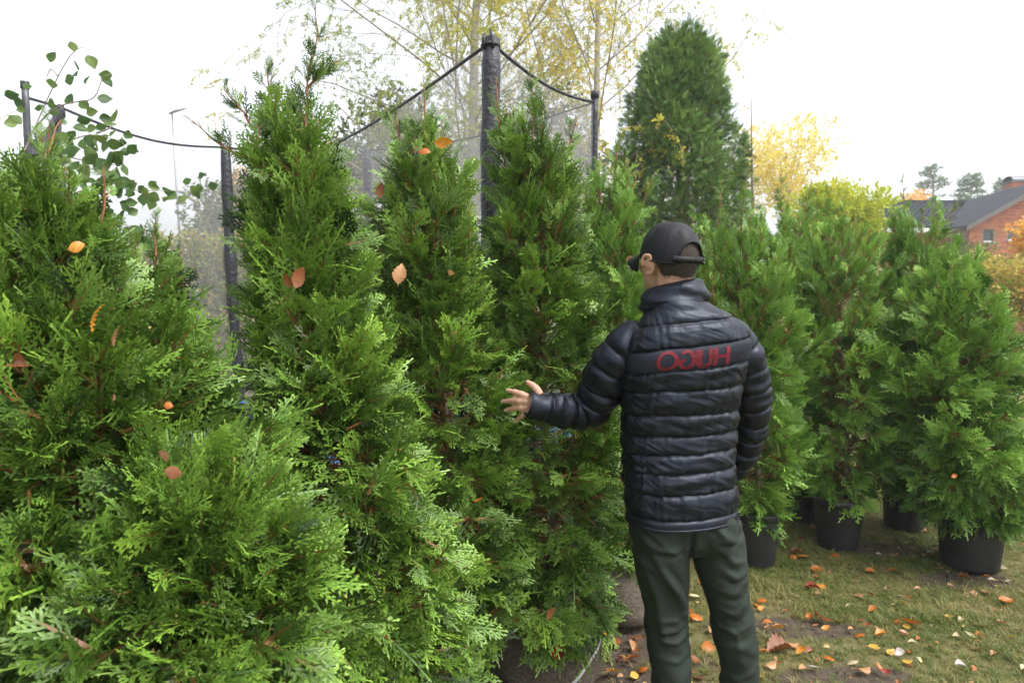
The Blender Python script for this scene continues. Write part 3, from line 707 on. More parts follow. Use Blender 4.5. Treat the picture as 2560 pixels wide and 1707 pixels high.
V2 = []
for j in range(ne + 1):
    for i in range(na): V2.append(H(cap_pt(-math.pi + 2 * math.pi * i / na, j / ne, -0.003)))
cb.add(V, F)
cb.add(V2, [f[::-1] for f in F])
capo = cb.build('cap', fab, man)
def sub(o, par): o.parent = par; o.matrix_parent_inverse = Matrix.Identity(4); return o
hem = MB(); k_ = 22        # bound edge of the opening
pts = [H(cap_pt(-0.6 + 1.2 * i / k_, max(0, arch(-0.5999 + 1.1998 * i / k_)), 0.001)) for i in range(k_ + 1)]; hem.tube(pts, 0.0032, 8)
rim = [H(cap_pt(0.6 + (2 * math.pi - 1.2) * i / 60, 0.0, 0.0)) for i in range(61)]; hem.tube(rim, 0.0026, 8)
sub(hem.build('edge_binding', fab), capo)
st = MB(); V = []
for i in range(25):
    az = -0.70 + 1.40 * i / 24
    for el, off in ((0.02, 0.002), (0.115, 0.002), (0.115, 0.0045), (0.02, 0.0045)): V.append(H(cap_pt(az, el, off)))
st.add(V, [(4*i+j, 4*i+4+j, 4*i+4+(j+1) % 4, 4*i+(j+1) % 4) for i in range(24) for j in range(4)]); sub(st.build('strap', fab), capo)
bk = MB(); 
for e0, e1 in ((0.0, 0.035), (0.055, 0.08), (0.10, 0.135)):
    q_ = [H(cap_pt(a_, e_, o_)) for o_ in (0.004, 0.0085) for e_ in (e0, e1) for a_ in (0.56, 0.72)]
    bk.add(q_, [(0, 1, 3, 2), (4, 6, 7, 5), (0, 4, 5, 1), (2, 3, 7, 6), (0, 2, 6, 4), (1, 5, 7, 3)])
sub(bk.build('buckle', simple('dark metal buckle', (0.10, 0.10, 0.11), 0.3, 0.5, metal=0.8)), capo)
bt = MB(); bt.ellipsoid(H((0, -0.004, 0.1285)), (0.0085, 0.0085, 0.004), 16, 8, RH); sub(bt.build('button', fab), capo)
for az in (-0.52, 0.52, -1.57, 1.57, 2.6, -2.6):
    ey = MB(); c_ = H(cap_pt(az, 0.56, 0.0006)); n_ = unit(H(cap_pt(az, 0.56, 0.01)) - c_); x_ = unit(np.cross(n_, [0, 0, 1.0])); y_ = np.cross(n_, x_)
    ey.tube([c_ + 0.0032 * (math.cos(a_) * x_ + math.sin(a_) * y_) for a_ in np.linspace(0, 2 * math.pi, 13)], 0.0009, 5, cap=False); sub(ey.build('eyelet', fab), capo)
# brim
V = []; nu, nv = 28, 10
for i in range(nu + 1):
    s_ = -1 + 2 * i / nu; az = math.pi + s_ * 0.98; base = cap_pt(az, 0.0, 0.0)
    for j in range(nv + 1):
        u = j / nv; L = 0.074 * math.sqrt(max(0, 1 - abs(s_) ** 2.4)); d_ = unit(np.array([-math.sin(az) * -0.35, 1.0, 0]))
        pnt = base + np.array([math.sin(az) * 0.12 * L * u, L * u, 0]); pnt[2] += 0.010 - 0.034 * s_ * s_ * u - 0.020 * u
        V.append(pnt)
tp_ = [H(p_ + [0, 0, 0.0016]) for p_ in V]; bo_ = [H(p_ - [0, 0, 0.0016]) for p_ in V]; n1_ = len(V)
F = [(i*(nv+1)+j, (i+1)*(nv+1)+j, (i+1)*(nv+1)+j+1, i*(nv+1)+j+1) for i in range(nu) for j in range(nv)]
bm_ = MB(); bm_.add(tp_ + bo_, F + [tuple(n1_ + k for k in f[::-1]) for f in F] + [(i*(nv+1)+nv, (i+1)*(nv+1)+nv, n1_+(i+1)*(nv+1)+nv, n1_+i*(nv+1)+nv) for i in range(nu)])
sub(bm_.build('brim', fab), capo)

# --- jacket: a param surface S(theta, v); rings follow the sewn seams of the quilting
m, t, out = newmat('black nylon shell'); v = objco(t)
c = ramp(t, noise(t, 7, 4, 0.6, v), [(0.3, (0.0035, 0.0042, 0.0075)), (0.7, (0.006, 0.007, 0.012))])
nm = bump(t, math_(t, 'ADD', noise(t, 34, 3, 0.5, v, 0.8), math_(t, 'MULTIPLY', noise(t, 420, 2, 0.5, v), 0.05)), 0.3, 0.006)
p = pbsdf(t, c, ramp(t, noise(t, 20, 3, 0.6, v), [(0.3, (0.38,) * 3), (0.7, (0.48,) * 3)]), 0.38, nm); p.inputs['Specular Tint'].default_value = (0.72, 0.82, 1.0, 1); p.inputs['Sheen Weight'].default_value = 0.0
t.links.new(p.outputs[0], out.inputs['Surface']); M['nylon'] = m
def zr(py): return Wm(1700, py)[2]
# rows: y of the ring at its middle, left and right outline, slope (rise to the right in metres per metre)
rows = [(1292,1560,1852,.02),(1270,1558,1852,.025),(1225,1557,1850,.03),(1180,1552,1850,.03),(1130,1548,1849,.035),(1075,1546,1851,.02),(1025,1546,1855,.02),(962,1546,1866,.05),(915,1543,1878,.09),(862,1546,1882,.11),(840,1552,1873,.12),(820,1562,1858,.12),(805,1574,1842,.11),(792,1588,1824,.10),(781,1600,1804,.09),(770,1612,1784,.08),(756,1618,1766,.06),(742,1622,1760,.05)]
rz = np.array([zr(r_[0]) for r_ in rows]); rxl = np.array([Wm(r_[1], r_[0])[0] for r_ in rows]); rxr = np.array([Wm(r_[2], r_[0])[0] for r_ in rows]); rsl = np.array([r_[3] for r_ in rows])
JY = math.radians(10)
def smooth_interp(x, xp, fp):
    h = 0.008; return (np.interp(x - h, xp, fp) + 2 * np.interp(x, xp, fp) + np.interp(x + h, xp, fp)) / 4
seams_px = [1270, 1212, 1162, 1118, 1074, 1023, 963, 911, 858, 803]
SEAM = np.array([zr(s_) for s_ in seams_px])              # rising z
AMP = [0.0060, 0.0070, 0.0066, 0.0064, 0.0067, 0.0072, 0.0074, 0.0070, 0.0050, 0.0070, 0.0065]
def jacket(theta, z, extra=0.0):
    """theta 0 = his back (towards the camera), pi/2 = his right side"""
    theta, z = np.broadcast_arrays(np.asarray(theta, float), np.asarray(z, float))
    a = (smooth_interp(z, rz, rxr) - smooth_interp(z, rz, rxl)) / 2; cx = (smooth_interp(z, rz, rxr) + smooth_interp(z, rz, rxl)) / 2; sl = smooth_interp(z, rz, rsl)
    dep = np.interp(z, [zr(1290), zr(1180), zr(1080), zr(960), zr(880), zr(820), zr(790), zr(765), zr(742)], [.135, .128, .118, .128, .130, .118, .100, .088, .080])
    cy = PY + np.interp(z, [zr(1290), zr(1100), zr(960), zr(860), zr(790), zr(742)], [0.005, 0.012, 0.0, -0.012, -0.012, 0.0])
    a = a - 0.012
    # quilting
    k = np.clip(np.searchsorted(SEAM, z) , 0, len(SEAM)); lo = np.concatenate([[zr(1300)], SEAM])[k]; hi = np.concatenate([SEAM, [zr(740)]])[k]
    tt = np.clip((z - lo) / (hi - lo), 0, 1); amp = np.array(AMP)[k]
    puff = amp * (1 - np.abs(2 * tt - 1) ** 3.2) ** 0.75
    s = theta * a / 1.0                                    # arc length, roughly
    edge = np.exp(-tt / 0.26) + 0.8 * np.exp(-(1 - tt) / 0.22)
    pk = vnoise(s + k * 3.7, k * 1.3 + 0 * s, 0.013, 51) + 0.7 * vnoise(s + k * 1.9, k * 2.1 + tt * 0.03, 0.035, 52)
    wr = 0.0046 * edge * pk * (amp > 0.006) * (1 - np.exp(-tt / 0.04)) + 0.0060 * vnoise(s * 0.8 + z * 0.7 + k * 5, z * 1.5 - s * 0.4, 0.055, 53) * (amp > 0.006) * np.sin(np.pi * tt)
    wr += 0.0030 * np.abs(vnoise(s + 2.0 * z, z * 0.4 - s * 0.25 + k, 0.028, 54)) * (amp > 0.006) * np.sin(np.pi * tt)
    seamlow = -0.003 * np.exp(-(np.minimum(tt, 1 - tt) / 0.07) ** 2)
    wav = 0.004 * vnoise(s, k * 0 + z * 0.2, 0.09, 55)     # seams are never dead straight
    r_add = puff + wr + seamlow + extra
    # spine hollow and the shoulder blades
    bl = 0.010 * np.exp(-((z - zr(880)) / 0.07) ** 2) * (np.exp(-((theta - 0.75) / 0.35) ** 2) + np.exp(-((theta + 0.75) / 0.35) ** 2))
    e = 0.86
    cs, sn = np.cos(theta), np.sin(theta)
    x = np.sign(sn) * np.abs(sn) ** e * (a + r_add); y = -np.sign(cs) * np.abs(cs) ** e * (dep + r_add + bl)
    xr_ = x * math.cos(JY) * 1.012 - y * math.sin(JY) * 0.35; yr_ = x * math.sin(JY) + y * math.cos(JY)
    return np.stack([cx + xr_, cy + yr_, z + sl * xr_ + wav], -1)
# dense around the seams, all round but for the zip line in front
zs = np.concatenate([[zr(1291)], np.linspace(zr(1289), zr(745), 300)]); th = np.linspace(-math.pi, math.pi, 300, endpoint=False)
TH, ZS = np.meshgrid(th, zs); P_ = jacket(TH, ZS).reshape(-1, 3); n_ = len(th); nzj = len(zs)
F = [(j*n_+i, j*n_+(i+1) % n_, (j+1)*n_+(i+1) % n_, (j+1)*n_+i) for j in range(nzj-1) for i in range(n_)]
jb = MB(); jb.add(P_, F)
inn = jacket(th, np.full(n_, zr(1291)), -0.012); inn2 = jacket(th, np.full(n_, zr(1262)), -0.022); k0 = len(P_)   # turned-in hem
jb.add(np.concatenate([P_[:n_], inn, inn2]), [(j*n_+i, (j+1)*n_+i, (j+1)*n_+(i+1) % n_, j*n_+(i+1) % n_) for j in range(2) for i in range(n_)])
jacket_o = jb.build('jacket', M['nylon'], man)
hm = MB(); hm.tube([*jacket(np.linspace(-math.pi, math.pi, 90), np.full(90, zr(1290)), 0.0)], 0.0042, 8, cap=False); sub(hm.build('hem', M['nylon']), jacket_o)

def sleeve(path, radii, seams, seed, cuff_in=True, name='sleeve'):
    path = np.asarray(path); L = np.concatenate([[0], np.cumsum(np.linalg.norm(np.diff(path, axis=0), axis=1))]); u = L / L[-1]
    n1, n2 = 220, 96; tt = np.linspace(0, 1, n1)
    def sm(f): 
        y = np.interp(tt, u, f); k = np.ones(25) / 25; yp = np.pad(y, 12, mode='edge', ); yp[:12] = 2 * y[0] - y[12:0:-1]; yp[-12:] = 2 * y[-1] - y[-2:-14:-1]; return np.convolve(yp, k, 'valid')
    C = np.stack([sm(path[:, c]) for c in range(3)], -1); R = sm(np.asarray(radii)); T = unit(np.gradient(C, axis=0))
    sm_ = np.array([0] + list(seams) + [1.0]); k = np.clip(np.searchsorted(sm_, tt, side='right') - 1, 0, len(sm_) - 2); q = (tt - sm_[k]) / (sm_[k+1] - sm_[k])
    x = unit(np.cross([0, 1.0, 0], T[0])); an = np.arange(n2) * 2 * math.pi / n2; V = []
    rs_ = np.random.default_rng(seed); tilt = rs_.uniform(-.06, .06, len(sm_)); 
    for i in range(n1):
        x = unit(x - T[i] * (x @ T[i])); y = np.cross(T[i], x)
        s_ = an * R[i]
        last = k[i] == len(sm_) - 2
        pf = (0.0068 if not last else 0.003) * (1 - abs(2 * q[i] - 1) ** 2.6) ** 0.6
        edge = math.exp(-q[i] / 0.25) + math.exp(-(1 - q[i]) / 0.25)
        w = 0.0030 * edge * vnoise(s_ + k[i] * 2.3 + seed, np.full(n2, k[i] * 1.7), 0.018, 61) + 0.0085 * vnoise(s_ * 0.7 + k[i] * 4 + tt[i] * L[-1], tt[i] * L[-1] * 1.4 - s_ * 0.5, 0.05, 62 + seed) * math.sin(math.pi * q[i])
        # wrinkles where the elbow bends
        w = w - 0.003 * math.exp(-(min(q[i], 1 - q[i]) / 0.09) ** 2)
        rr = R[i] + pf + w
        V.append(C[i] + (rr * np.cos(an))[:, None] * x + (rr * np.sin(an))[:, None] * y)
    V = np.concatenate(V); F = [(i*n2+j, i*n2+(j+1) % n2, (i+1)*n2+(j+1) % n2, (i+1)*n2+j) for i in range(n1-1) for j in range(n2)]
    sb = MB(); sb.add(V, F)
    e = V[-n2:]; c = e.mean(0); ring1 = c + (e - c) * 0.86 - T[-1] * 0.002; ring2 = c + (e - c) * 0.80 - T[-1] * 0.03
    sb.add(np.concatenate([e, ring1, ring2]), [(j*n2+i, j*n2+(i+1) % n2, (j+1)*n2+(i+1) % n2, (j+1)*n2+i) for j in range(2) for i in range(n2)])
    return sub(sb.build(name, M['nylon']), jacket_o)
sleeve([Wm(1612,836,-.01), Wm(1572,858,-.01), Wm(1520,930,0.01), Wm(1496,990,0.05), Wm(1472,1024,.075), Wm(1430,1030,.065), Wm(1385,1024,.035), Wm(1345,1014,.005), Wm(1318,1008,-.006)],
       [.050,.064,.071,.067,.060,.053,.048,.042,.040], [.17,.29,.41,.52,.62,.71,.79,.87], 1)
sleeve([Wm(1808,824,.03), Wm(1842,845,.045), Wm(1872,915,.06), Wm(1880,980,.09), Wm(1882,1040,.125), Wm(1870,1100,.165), Wm(1850,1145,.20), Wm(1828,1180,.235)],
       [.044,.056,.060,.057,.054,.050,.045,.042], [.16,.28,.40,.51,.62,.72,.82,.91], 2)
# stand collar, soft and crumpled
cb_ = MB(); n2 = 120; V = []; prof = [(-0.014, 0.0, 0), (0.004, 0.010, 0), (0.013, 0.03, 1), (0.013, 0.05, 1), (0.009, 0.07, 1), (0.003, 0.082, .7), (-0.006, 0.088, .4), (-0.014, 0.082, 0), (-0.018, 0.06, 0), (-0.020, 0.02, 0)]
cl, cr_ = Wm(1600, 768), Wm(1764, 760); ctp = (Wm(1620, 730) + Wm(1757, 716)) / 2; cbt = (cl + cr_) / 2; wb, wt = (cr_[0] - cl[0]) / 2, 0.082
prof2 = []
for i in range(len(prof) - 1):
    for q_ in range(5): f_ = q_ / 5; prof2.append(tuple(prof[i][c] * (1 - f_) + prof[i+1][c] * f_ for c in range(3)))
prof2.append(prof[-1])
for j, (ro, zo, wk) in enumerate(prof2):
    u = zo / 0.088; cxy = cbt * (1 - u) + ctp * u; ww = wb * (1 - u) + wt * u
    for i in range(n2):
        a = 2 * math.pi * i / n2; sn, cs = math.sin(a), math.cos(a)
        w = wk * (0.006 * float(vnoise(a * 0.09 + u * 0.1, u * 0.10 - a * 0.03, 0.05, 71)) + 0.0045 * math.sin(3 * a + 9 * u) * math.sin(math.pi * u))
        V.append((cxy[0] + (ww + ro + w) * sn, cbt[1] + 0.012 * u + 0.008 - (ww * 0.93 + ro + w) * cs, cbt[2] - 0.010 + zo * (1 + 0.10 * sn) + 0.07 * ww * sn - 0.012 * (1 - cs) * 0.5))
cb_.add(V, [(j*n2+i, j*n2+(i+1) % n2, (j+1)*n2+(i+1) % n2, (j+1)*n2+i) for j in range(len(prof2)-1) for i in range(n2)])
sub(cb_.build('collar', M['nylon']), jacket_o)
# the zip down the front
zp = MB(); zz_ = np.linspace(zr(1285), zr(745), 40); zp.tube(jacket(np.full(40, math.pi - .001), zz_, 0.002), 0.005, 6); sub(zp.build('zip', simple('black zip', (0.02, 0.02, 0.022), 0.35)), jacket_o)
# band of mesh cloth across the shoulder blades
m, t, out = newmat('woven band'); v = objco(t, (330, 10, 330))
w_ = t.nodes.new('ShaderNodeTexVoronoi'); w_.inputs['Scale'].default_value = 1.0; w_.inputs['Randomness'].default_value = 0.15; t.links.new(v, w_.inputs['Vector'])
c = ramp(t, w_.outputs['Distance'], [(0.20, (0.004, 0.0045, 0.008)), (0.55, (0.018, 0.020, 0.032))]); p = pbsdf(t, c, 0.6, 0.2, bump(t, w_.outputs['Distance'], 0.5, 0.002)); t.links.new(p.outputs[0], out.inputs['Surface']); M['band'] = m
z0, z1 = SEAM[7] + 0.002, SEAM[8] - 0.002
tb = np.linspace(-1.22, 1.22, 150); zb = np.linspace(z0, z1, 16); A, B = np.meshgrid(tb, zb); V = jacket(A, B, 0.0035).reshape(-1, 3); n3 = len(tb)
bb = MB(); bb.add(V, [(j*n3+i, j*n3+i+1, (j+1)*n3+i+1, (j+1)*n3+i) for j in range(15) for i in range(n3-1)]); bb.add(jacket(A, B, 0.0005).reshape(-1, 3), [(j*n3+i, (j+1)*n3+i, (j+1)*n3+i+1, j*n3+i+1) for j in range(15) for i in range(n3-1)])
band = bb.build('back_band', M['band'], man)
# red mirrored letters, each laid on the band
m, t, out = newmat('red print'); v = objco(t, (330, 10, 330)); w_ = t.nodes.new('ShaderNodeTexVoronoi'); w_.inputs['Scale'].default_value = 1.0; w_.inputs['Randomness'].default_value = 0.15; t.links.new(v, w_.inputs['Vector'])
c = ramp(t, w_.outputs['Distance'], [(0.30, (0.27, 0.013, 0.027)), (0.70, (0.07, 0.008, 0.014))]); p = pbsdf(t, c, 0.6, 0.3); t.links.new(p.outputs[0], out.inputs['Surface']); M['print'] = m
thg = np.linspace(-1.3, 1.3, 800); xg = jacket(thg, np.full(800, (z0 + z1) / 2), 0.004)[:, 0]
def theta_of(px_):
    x_ = W(px_, 880, PY - 0.13)[0]; return float(np.interp(x_, xg, thg))
def letter(strokes, x0, x1):
    """strokes: polylines in a unit box laid flat on the band between picture columns x0 and x1"""
    a0, a1 = theta_of(x0), theta_of(x1); mb = MB(); w = 0.085; asp = 1.0
    hgt = (z1 - z0); lo, hi = z0 + 0.05 * hgt, z1 - 0.07 * hgt; wid = abs(a1 - a0) * 0.16
    for st_ in strokes:
        P = [np.array(q_, float) for q_ in st_]; pts = []
        for i in range(len(P) - 1):
            m_ = max(2, int(np.linalg.norm(P[i+1] - P[i]) * 14)); pts += [P[i] + (P[i+1] - P[i]) * k / m_ for k in range(m_)]
        pts.append(P[-1]); pts = np.array(pts); tg = np.gradient(pts, axis=0); tg[:, 0] *= wid; tg[:, 1] *= (hi - lo); tg = unit(tg); nn = np.stack([-tg[:, 1], tg[:, 0]], -1)
        hw = 0.0049; u0 = pts[:, 0] + nn[:, 0] * hw / wid; u1 = pts[:, 0] - nn[:, 0] * hw / wid; v0 = pts[:, 1] + nn[:, 1] * hw / (hi - lo); v1 = pts[:, 1] - nn[:, 1] * hw / (hi - lo)
        V = []
        for k_ in range(len(pts)):
            for f_ in (0, 0.5, 1):
                V.append(jacket(a0 + (a1 - a0) * (u0[k_] * (1 - f_) + u1[k_] * f_), lo + (hi - lo) * (v0[k_] * (1 - f_) + v1[k_] * f_), 0.0050))
        mb.add(V, [(3*i+j, 3*i+j+1, 3*i+4+j, 3*i+3+j) for i in range(len(pts)-1) for j in range(2)])
    sub(mb.build('printed_letter', M['print']), band)
ell = lambda a0, a1, n=26: [(0.5 + 0.46 * math.cos(math.radians(a0 + (a1 - a0) * i / n)), 0.5 + 0.46 * math.sin(math.radians(a0 + (a1 - a0) * i / n))) for i in range(n + 1)]
letter([ell(0, 360, 34)], 1640, 1690)
letter([[(0.96 - (p_[0] - 0.04), p_[1]) for p_ in ell(48, 340, 30)] + [(0.06, 0.47), (0.42, 0.47)]], 1694, 1734)   # mirrored G
letter([[(0.06, 0.98), (0.06, 0.40)] + [(0.5 - 0.44 * math.cos(math.radians(a_)), 0.40 - 0.36 * math.sin(math.radians(a_))) for a_ in range(15, 166, 15)] + [(0.94, 0.40), (0.94, 0.98)]], 1741, 1777)
letter([[(0.08, 0.02), (0.08, 0.98)], [(0.92, 0.02), (0.92, 0.98)], [(0.08, 0.5), (0.92, 0.5)]], 1785, 1825)

# --- trousers
tb_ = MB()
def leg(rows_, ydy):
    pts, rr = [], []
    for (py, xl, xr), dy in zip(rows_, ydy): a, c = Wm(xl, py, dy), Wm(xr, py, dy); pts.append((a + c) / 2); rr.append((c[0] - a[0]) / 2)
    return np.array(pts), np.array(rr)
PL = [(1300,1572,1722),(1360,1580,1722),(1420,1589,1722),(1500,1607,1719),(1560,1613,1721),(1600,1616,1722),(1650,1626,1727),(1700,1630,1726),(1800,1636,1726),(1900,1640,1726),(1985,1642,1728)]
PR = [(1290,1715,1848),(1350,1722,1859),(1420,1737,1868),(1480,1756,1868),(1540,1776,1884),(1600,1782,1893),(1660,1800,1896),(1700,1800,1897),(1800,1806,1900),(1900,1812,1906),(1985,1814,1910)]
pl, rl = leg(PL, [0,0,.005,.01,.015,.01,0,-.01,-.02,-.02,-.02]); pr_, rr_ = leg(PR, [.03,.03,.03,.03,.03,.03,.03,.03,.04,.05,.05])
def tube_ell(mb, pts, rr, asp, seg=28):
    an = np.arange(seg) * 2 * math.pi / seg; V = np.concatenate([p_ + np.stack([r_ * np.cos(an), r_ * a_ * np.sin(an), 0 * an], -1) for p_, r_, a_ in zip(pts, rr, asp)])
    n = len(pts); mb.add(V, [(i*seg+j, i*seg+(j+1) % seg, (i+1)*seg+(j+1) % seg, (i+1)*seg+j) for i in range(n-1) for j in range(seg)] + [tuple(range(seg)), tuple((n-1)*seg+k for k in range(seg))[::-1]])
tube_ell(tb_, pl, rl, [1.15,1.15,1.15,1.1,1.1,1.15,1.2,1.2,1.2,1.25,1.3]); tube_ell(tb_, pr_, rr_, [1.15,1.15,1.15,1.2,1.1,1.1,1.15,1.15,1.2,1.25,1.3])
hp = np.array([Wm(1712, y_, .012) for y_ in (1215, 1260, 1300, 1345, 1372)]); tube_ell(tb_, hp, np.array([.150, .162, .170, .172, .160]), [.68, .68, .68, .62, .50])
for c_, dx in ((1648, 0), (1786, 0)): tb_.ellipsoid(Wm(c_, 1325, -0.035), (0.074, 0.074, 0.090), 24, 16)
m, t, out = newmat('olive green cotton'); v = objco(t)
c = ramp(t, noise(t, 9, 5, 0.6, v), [(0.3, (0.013, 0.020, 0.015)), (0.7, (0.020, 0.029, 0.0215))])
p = pbsdf(t, c, 0.72, 0.35, bump(t, math_(t, 'ADD', noise(t, 30, 4, 0.6, v), math_(t, 'MULTIPLY', noise(t, 700, 2, 0.5, v), 0.25)), 0.3, 0.004)); t.links.new(p.outputs[0], out.inputs['Surface']); M['cotton'] = m
tme = remesh(tb_, 'trousers', M['cotton'], 0.0065, 12)
co, no = getco(tme), getno(tme)
# folds: ridge lines of the cloth, given where they run on the back of the legs (picture columns and rows at his distance)
folds = [ ([(1590,1325),(1640,1358),(1712,1362)], .008, .010), ([(1600,1300),(1650,1345),(1700,1385)], .006, .010), ([(1625,1375),(1680,1378),(1716,1350)], -.006, .008),
          ([(1610,1340),(1650,1410),(1700,1480),(1716,1520)], .009, .012), ([(1640,1390),(1690,1440),(1718,1500)], -.005, .010), ([(1655,1425),(1700,1500),(1712,1560)], .008, .010), ([(1600,1400),(1640,1480),(1655,1560),(1660,1595)], .008, .013), ([(1645,1575),(1690,1570),(1716,1530)], .008, .009),
          ([(1655,1598),(1690,1600),(1722,1580)], .007, .009), ([(1648,1585),(1690,1586),(1718,1560)], -.005, .007), ([(1650,1545),(1690,1545),(1716,1515)], .005, .008), ([(1635,1640),(1690,1645),(1724,1625)], .004, .009), ([(1712,1690),(1722,1660),(1728,1640)], .006, .006),
          ([(1770,1290),(1800,1330),(1850,1355)], .007, .012), ([(1790,1350),(1830,1360),(1862,1335)], -.006, .009), ([(1800,1370),(1830,1400),(1860,1405)], .006, .010),
          ([(1800,1415),(1835,1440),(1866,1430)], .008, .009), ([(1795,1440),(1830,1455),(1866,1445)], -.006, .007), ([(1785,1470),(1830,1480),(1868,1455)], .008, .010), ([(1790,1495),(1840,1500),(1870,1485)], -.006, .007),
          ([(1790,1520),(1835,1535),(1878,1500)], .009, .010), ([(1800,1550),(1850,1555),(1885,1530)], -.006, .008), ([(1790,1570),(1840,1582),(1890,1560)], .008, .009), ([(1800,1600),(1850,1605),(1892,1590)], -.004, .007), ([(1790,1620),(1850,1622),(1893,1610)], .004, .010),
          ([(1845,1707),(1880,1685),(1900,1665)], .010, .009), ([(1820,1560),(1845,1600),(1850,1640)], .004, .010), ([(1722,1300),(1722,1345),(1721,1390)], -.012, .007)]
back = np.clip(-no[:, 1] * 1.6 + 0.1, 0, 1); disp = np.zeros(len(co))
for fi, (line, amp_, wd) in enumerate(folds):
    amp_ = amp_ * (0.62 if 16 <= fi <= 25 else 1.0)
    Lp = np.array([Wm(x_, y_, -0.05)[[0, 2]] for x_, y_ in line]); best = np.full(len(co), 9.0); tpar = np.zeros(len(co))
    for i in range(len(Lp) - 1):
        a_, b_ = Lp[i], Lp[i+1]; ab = b_ - a_; s_ = np.clip(((co[:, [0, 2]] - a_) @ ab) / (ab @ ab), 0, 1); d_ = np.linalg.norm(co[:, [0, 2]] - (a_ + s_[:, None] * ab), axis=1)
        u_ = d_ < best; best = np.where(u_, d_, best); tpar = np.where(u_, (i + s_) / (len(Lp) - 1), tpar)
    disp += amp_ * np.exp(-(best / wd) ** 2) * np.sin(math.pi * np.clip(tpar * 0.9 + 0.05, 0, 1)) ** 0.6
fr_ = 1 - back
disp = disp * back * 1.45 + fr_ * 0.006 * vnoise(co[:, 2] * 1.0 + co[:, 0], co[:, 0] * 0.3 + co[:, 1] * .3, 0.045, 81) + 0.0025 * vnoise(co[:, 2] * 2 + co[:, 0], co[:, 0], 0.05, 82)
low = np.clip((0.22 - co[:, 2]) / 0.2, 0, 1); disp += low * 0.012 * np.sin(co[:, 2] * 95 + 3 * vnoise(co[:, 0], co[:, 1], 0.06, 83))
setco(tme, co + no * disp[:, None]); tro = link('trousers', tme, man)
sm2 = MB(); ys = np.linspace(1262, 1375, 20); cs_ = []
for y_ in ys:
    q_ = Wm(1721, y_, 0); d_ = np.abs(co[:, 0] - q_[0]) + np.abs(co[:, 2] - q_[2]); k_ = np.argsort(d_)[:12]; cs_.append([q_[0], co[k_, 1].min() + 0.004, q_[2]])
sm2.tube(cs_, 0.0022, 6); sub(sm2.build('seam', M['cotton']), tro)
# shoes
for an in (anL, anR):
    sh = MB(); sh.tube([an + [0, -0.055, -0.045], an + [0, -0.02, -0.035], an + [0, 0.05, -0.040], an + [0, 0.12, -0.055], an + [0, 0.175, -0.062]], [0.036, 0.045, 0.046, 0.044, 0.028], 18, fl=0.9)
    sh.tube([an + [0, -0.01, -0.02], an + [0, -0.01, 0.02]], [0.045, 0.042], 18)
    so = link('shoe', remesh(sh, 'shoe', simple('dark shoe leather', (0.03, 0.025, 0.022), 0.5), 0.006, 4), man)
    sl = MB(); V = []; k_ = 30
    for zz_ in (0.002, 0.026):
        for i in range(k_): a_ = 2 * math.pi * i / k_; V.append((an[0] + 0.046 * math.sin(a_) * (1 + 0.08 * math.cos(a_)), an[1] + 0.058 + 0.142 * -math.cos(a_), zz_))
    sl.add(V, [(i, (i+1) % k_, k_ + (i+1) % k_, k_ + i) for i in range(k_)] + [tuple(range(k_))[::-1], tuple(range(k_, 2 * k_))]); sub(sl.build('sole', simple('rubber sole', (0.02, 0.02, 0.02), 0.8), smooth=False), so)

# keep foliage out of the man
for a_, b_, r_ in ((Wm(1705,1290), Wm(1700,860), .20), (Wm(1675,600,.03), Wm(1675,720,.03), .13), (shL, elL, .085), (elL, wrL, .07), (wrL, Wm(1300,1008,.0), .055), (Wm(1300,1008,.02), Wm(1262,1003,.03), .035), (Wm(1345,975,-.01), Wm(1318,958,0), .03),
                   (Wm(1300,1008,-.05), Wm(1290,1006,-.35), .07), (Wm(1330,1008,-.05), Wm(1330,1006,-.35), .06), (shR, elR, .09), (elR, wrR, .08), (hipL, anL, .10), (hipR, anR, .10)): CLEAR.append((a_, b_, r_))
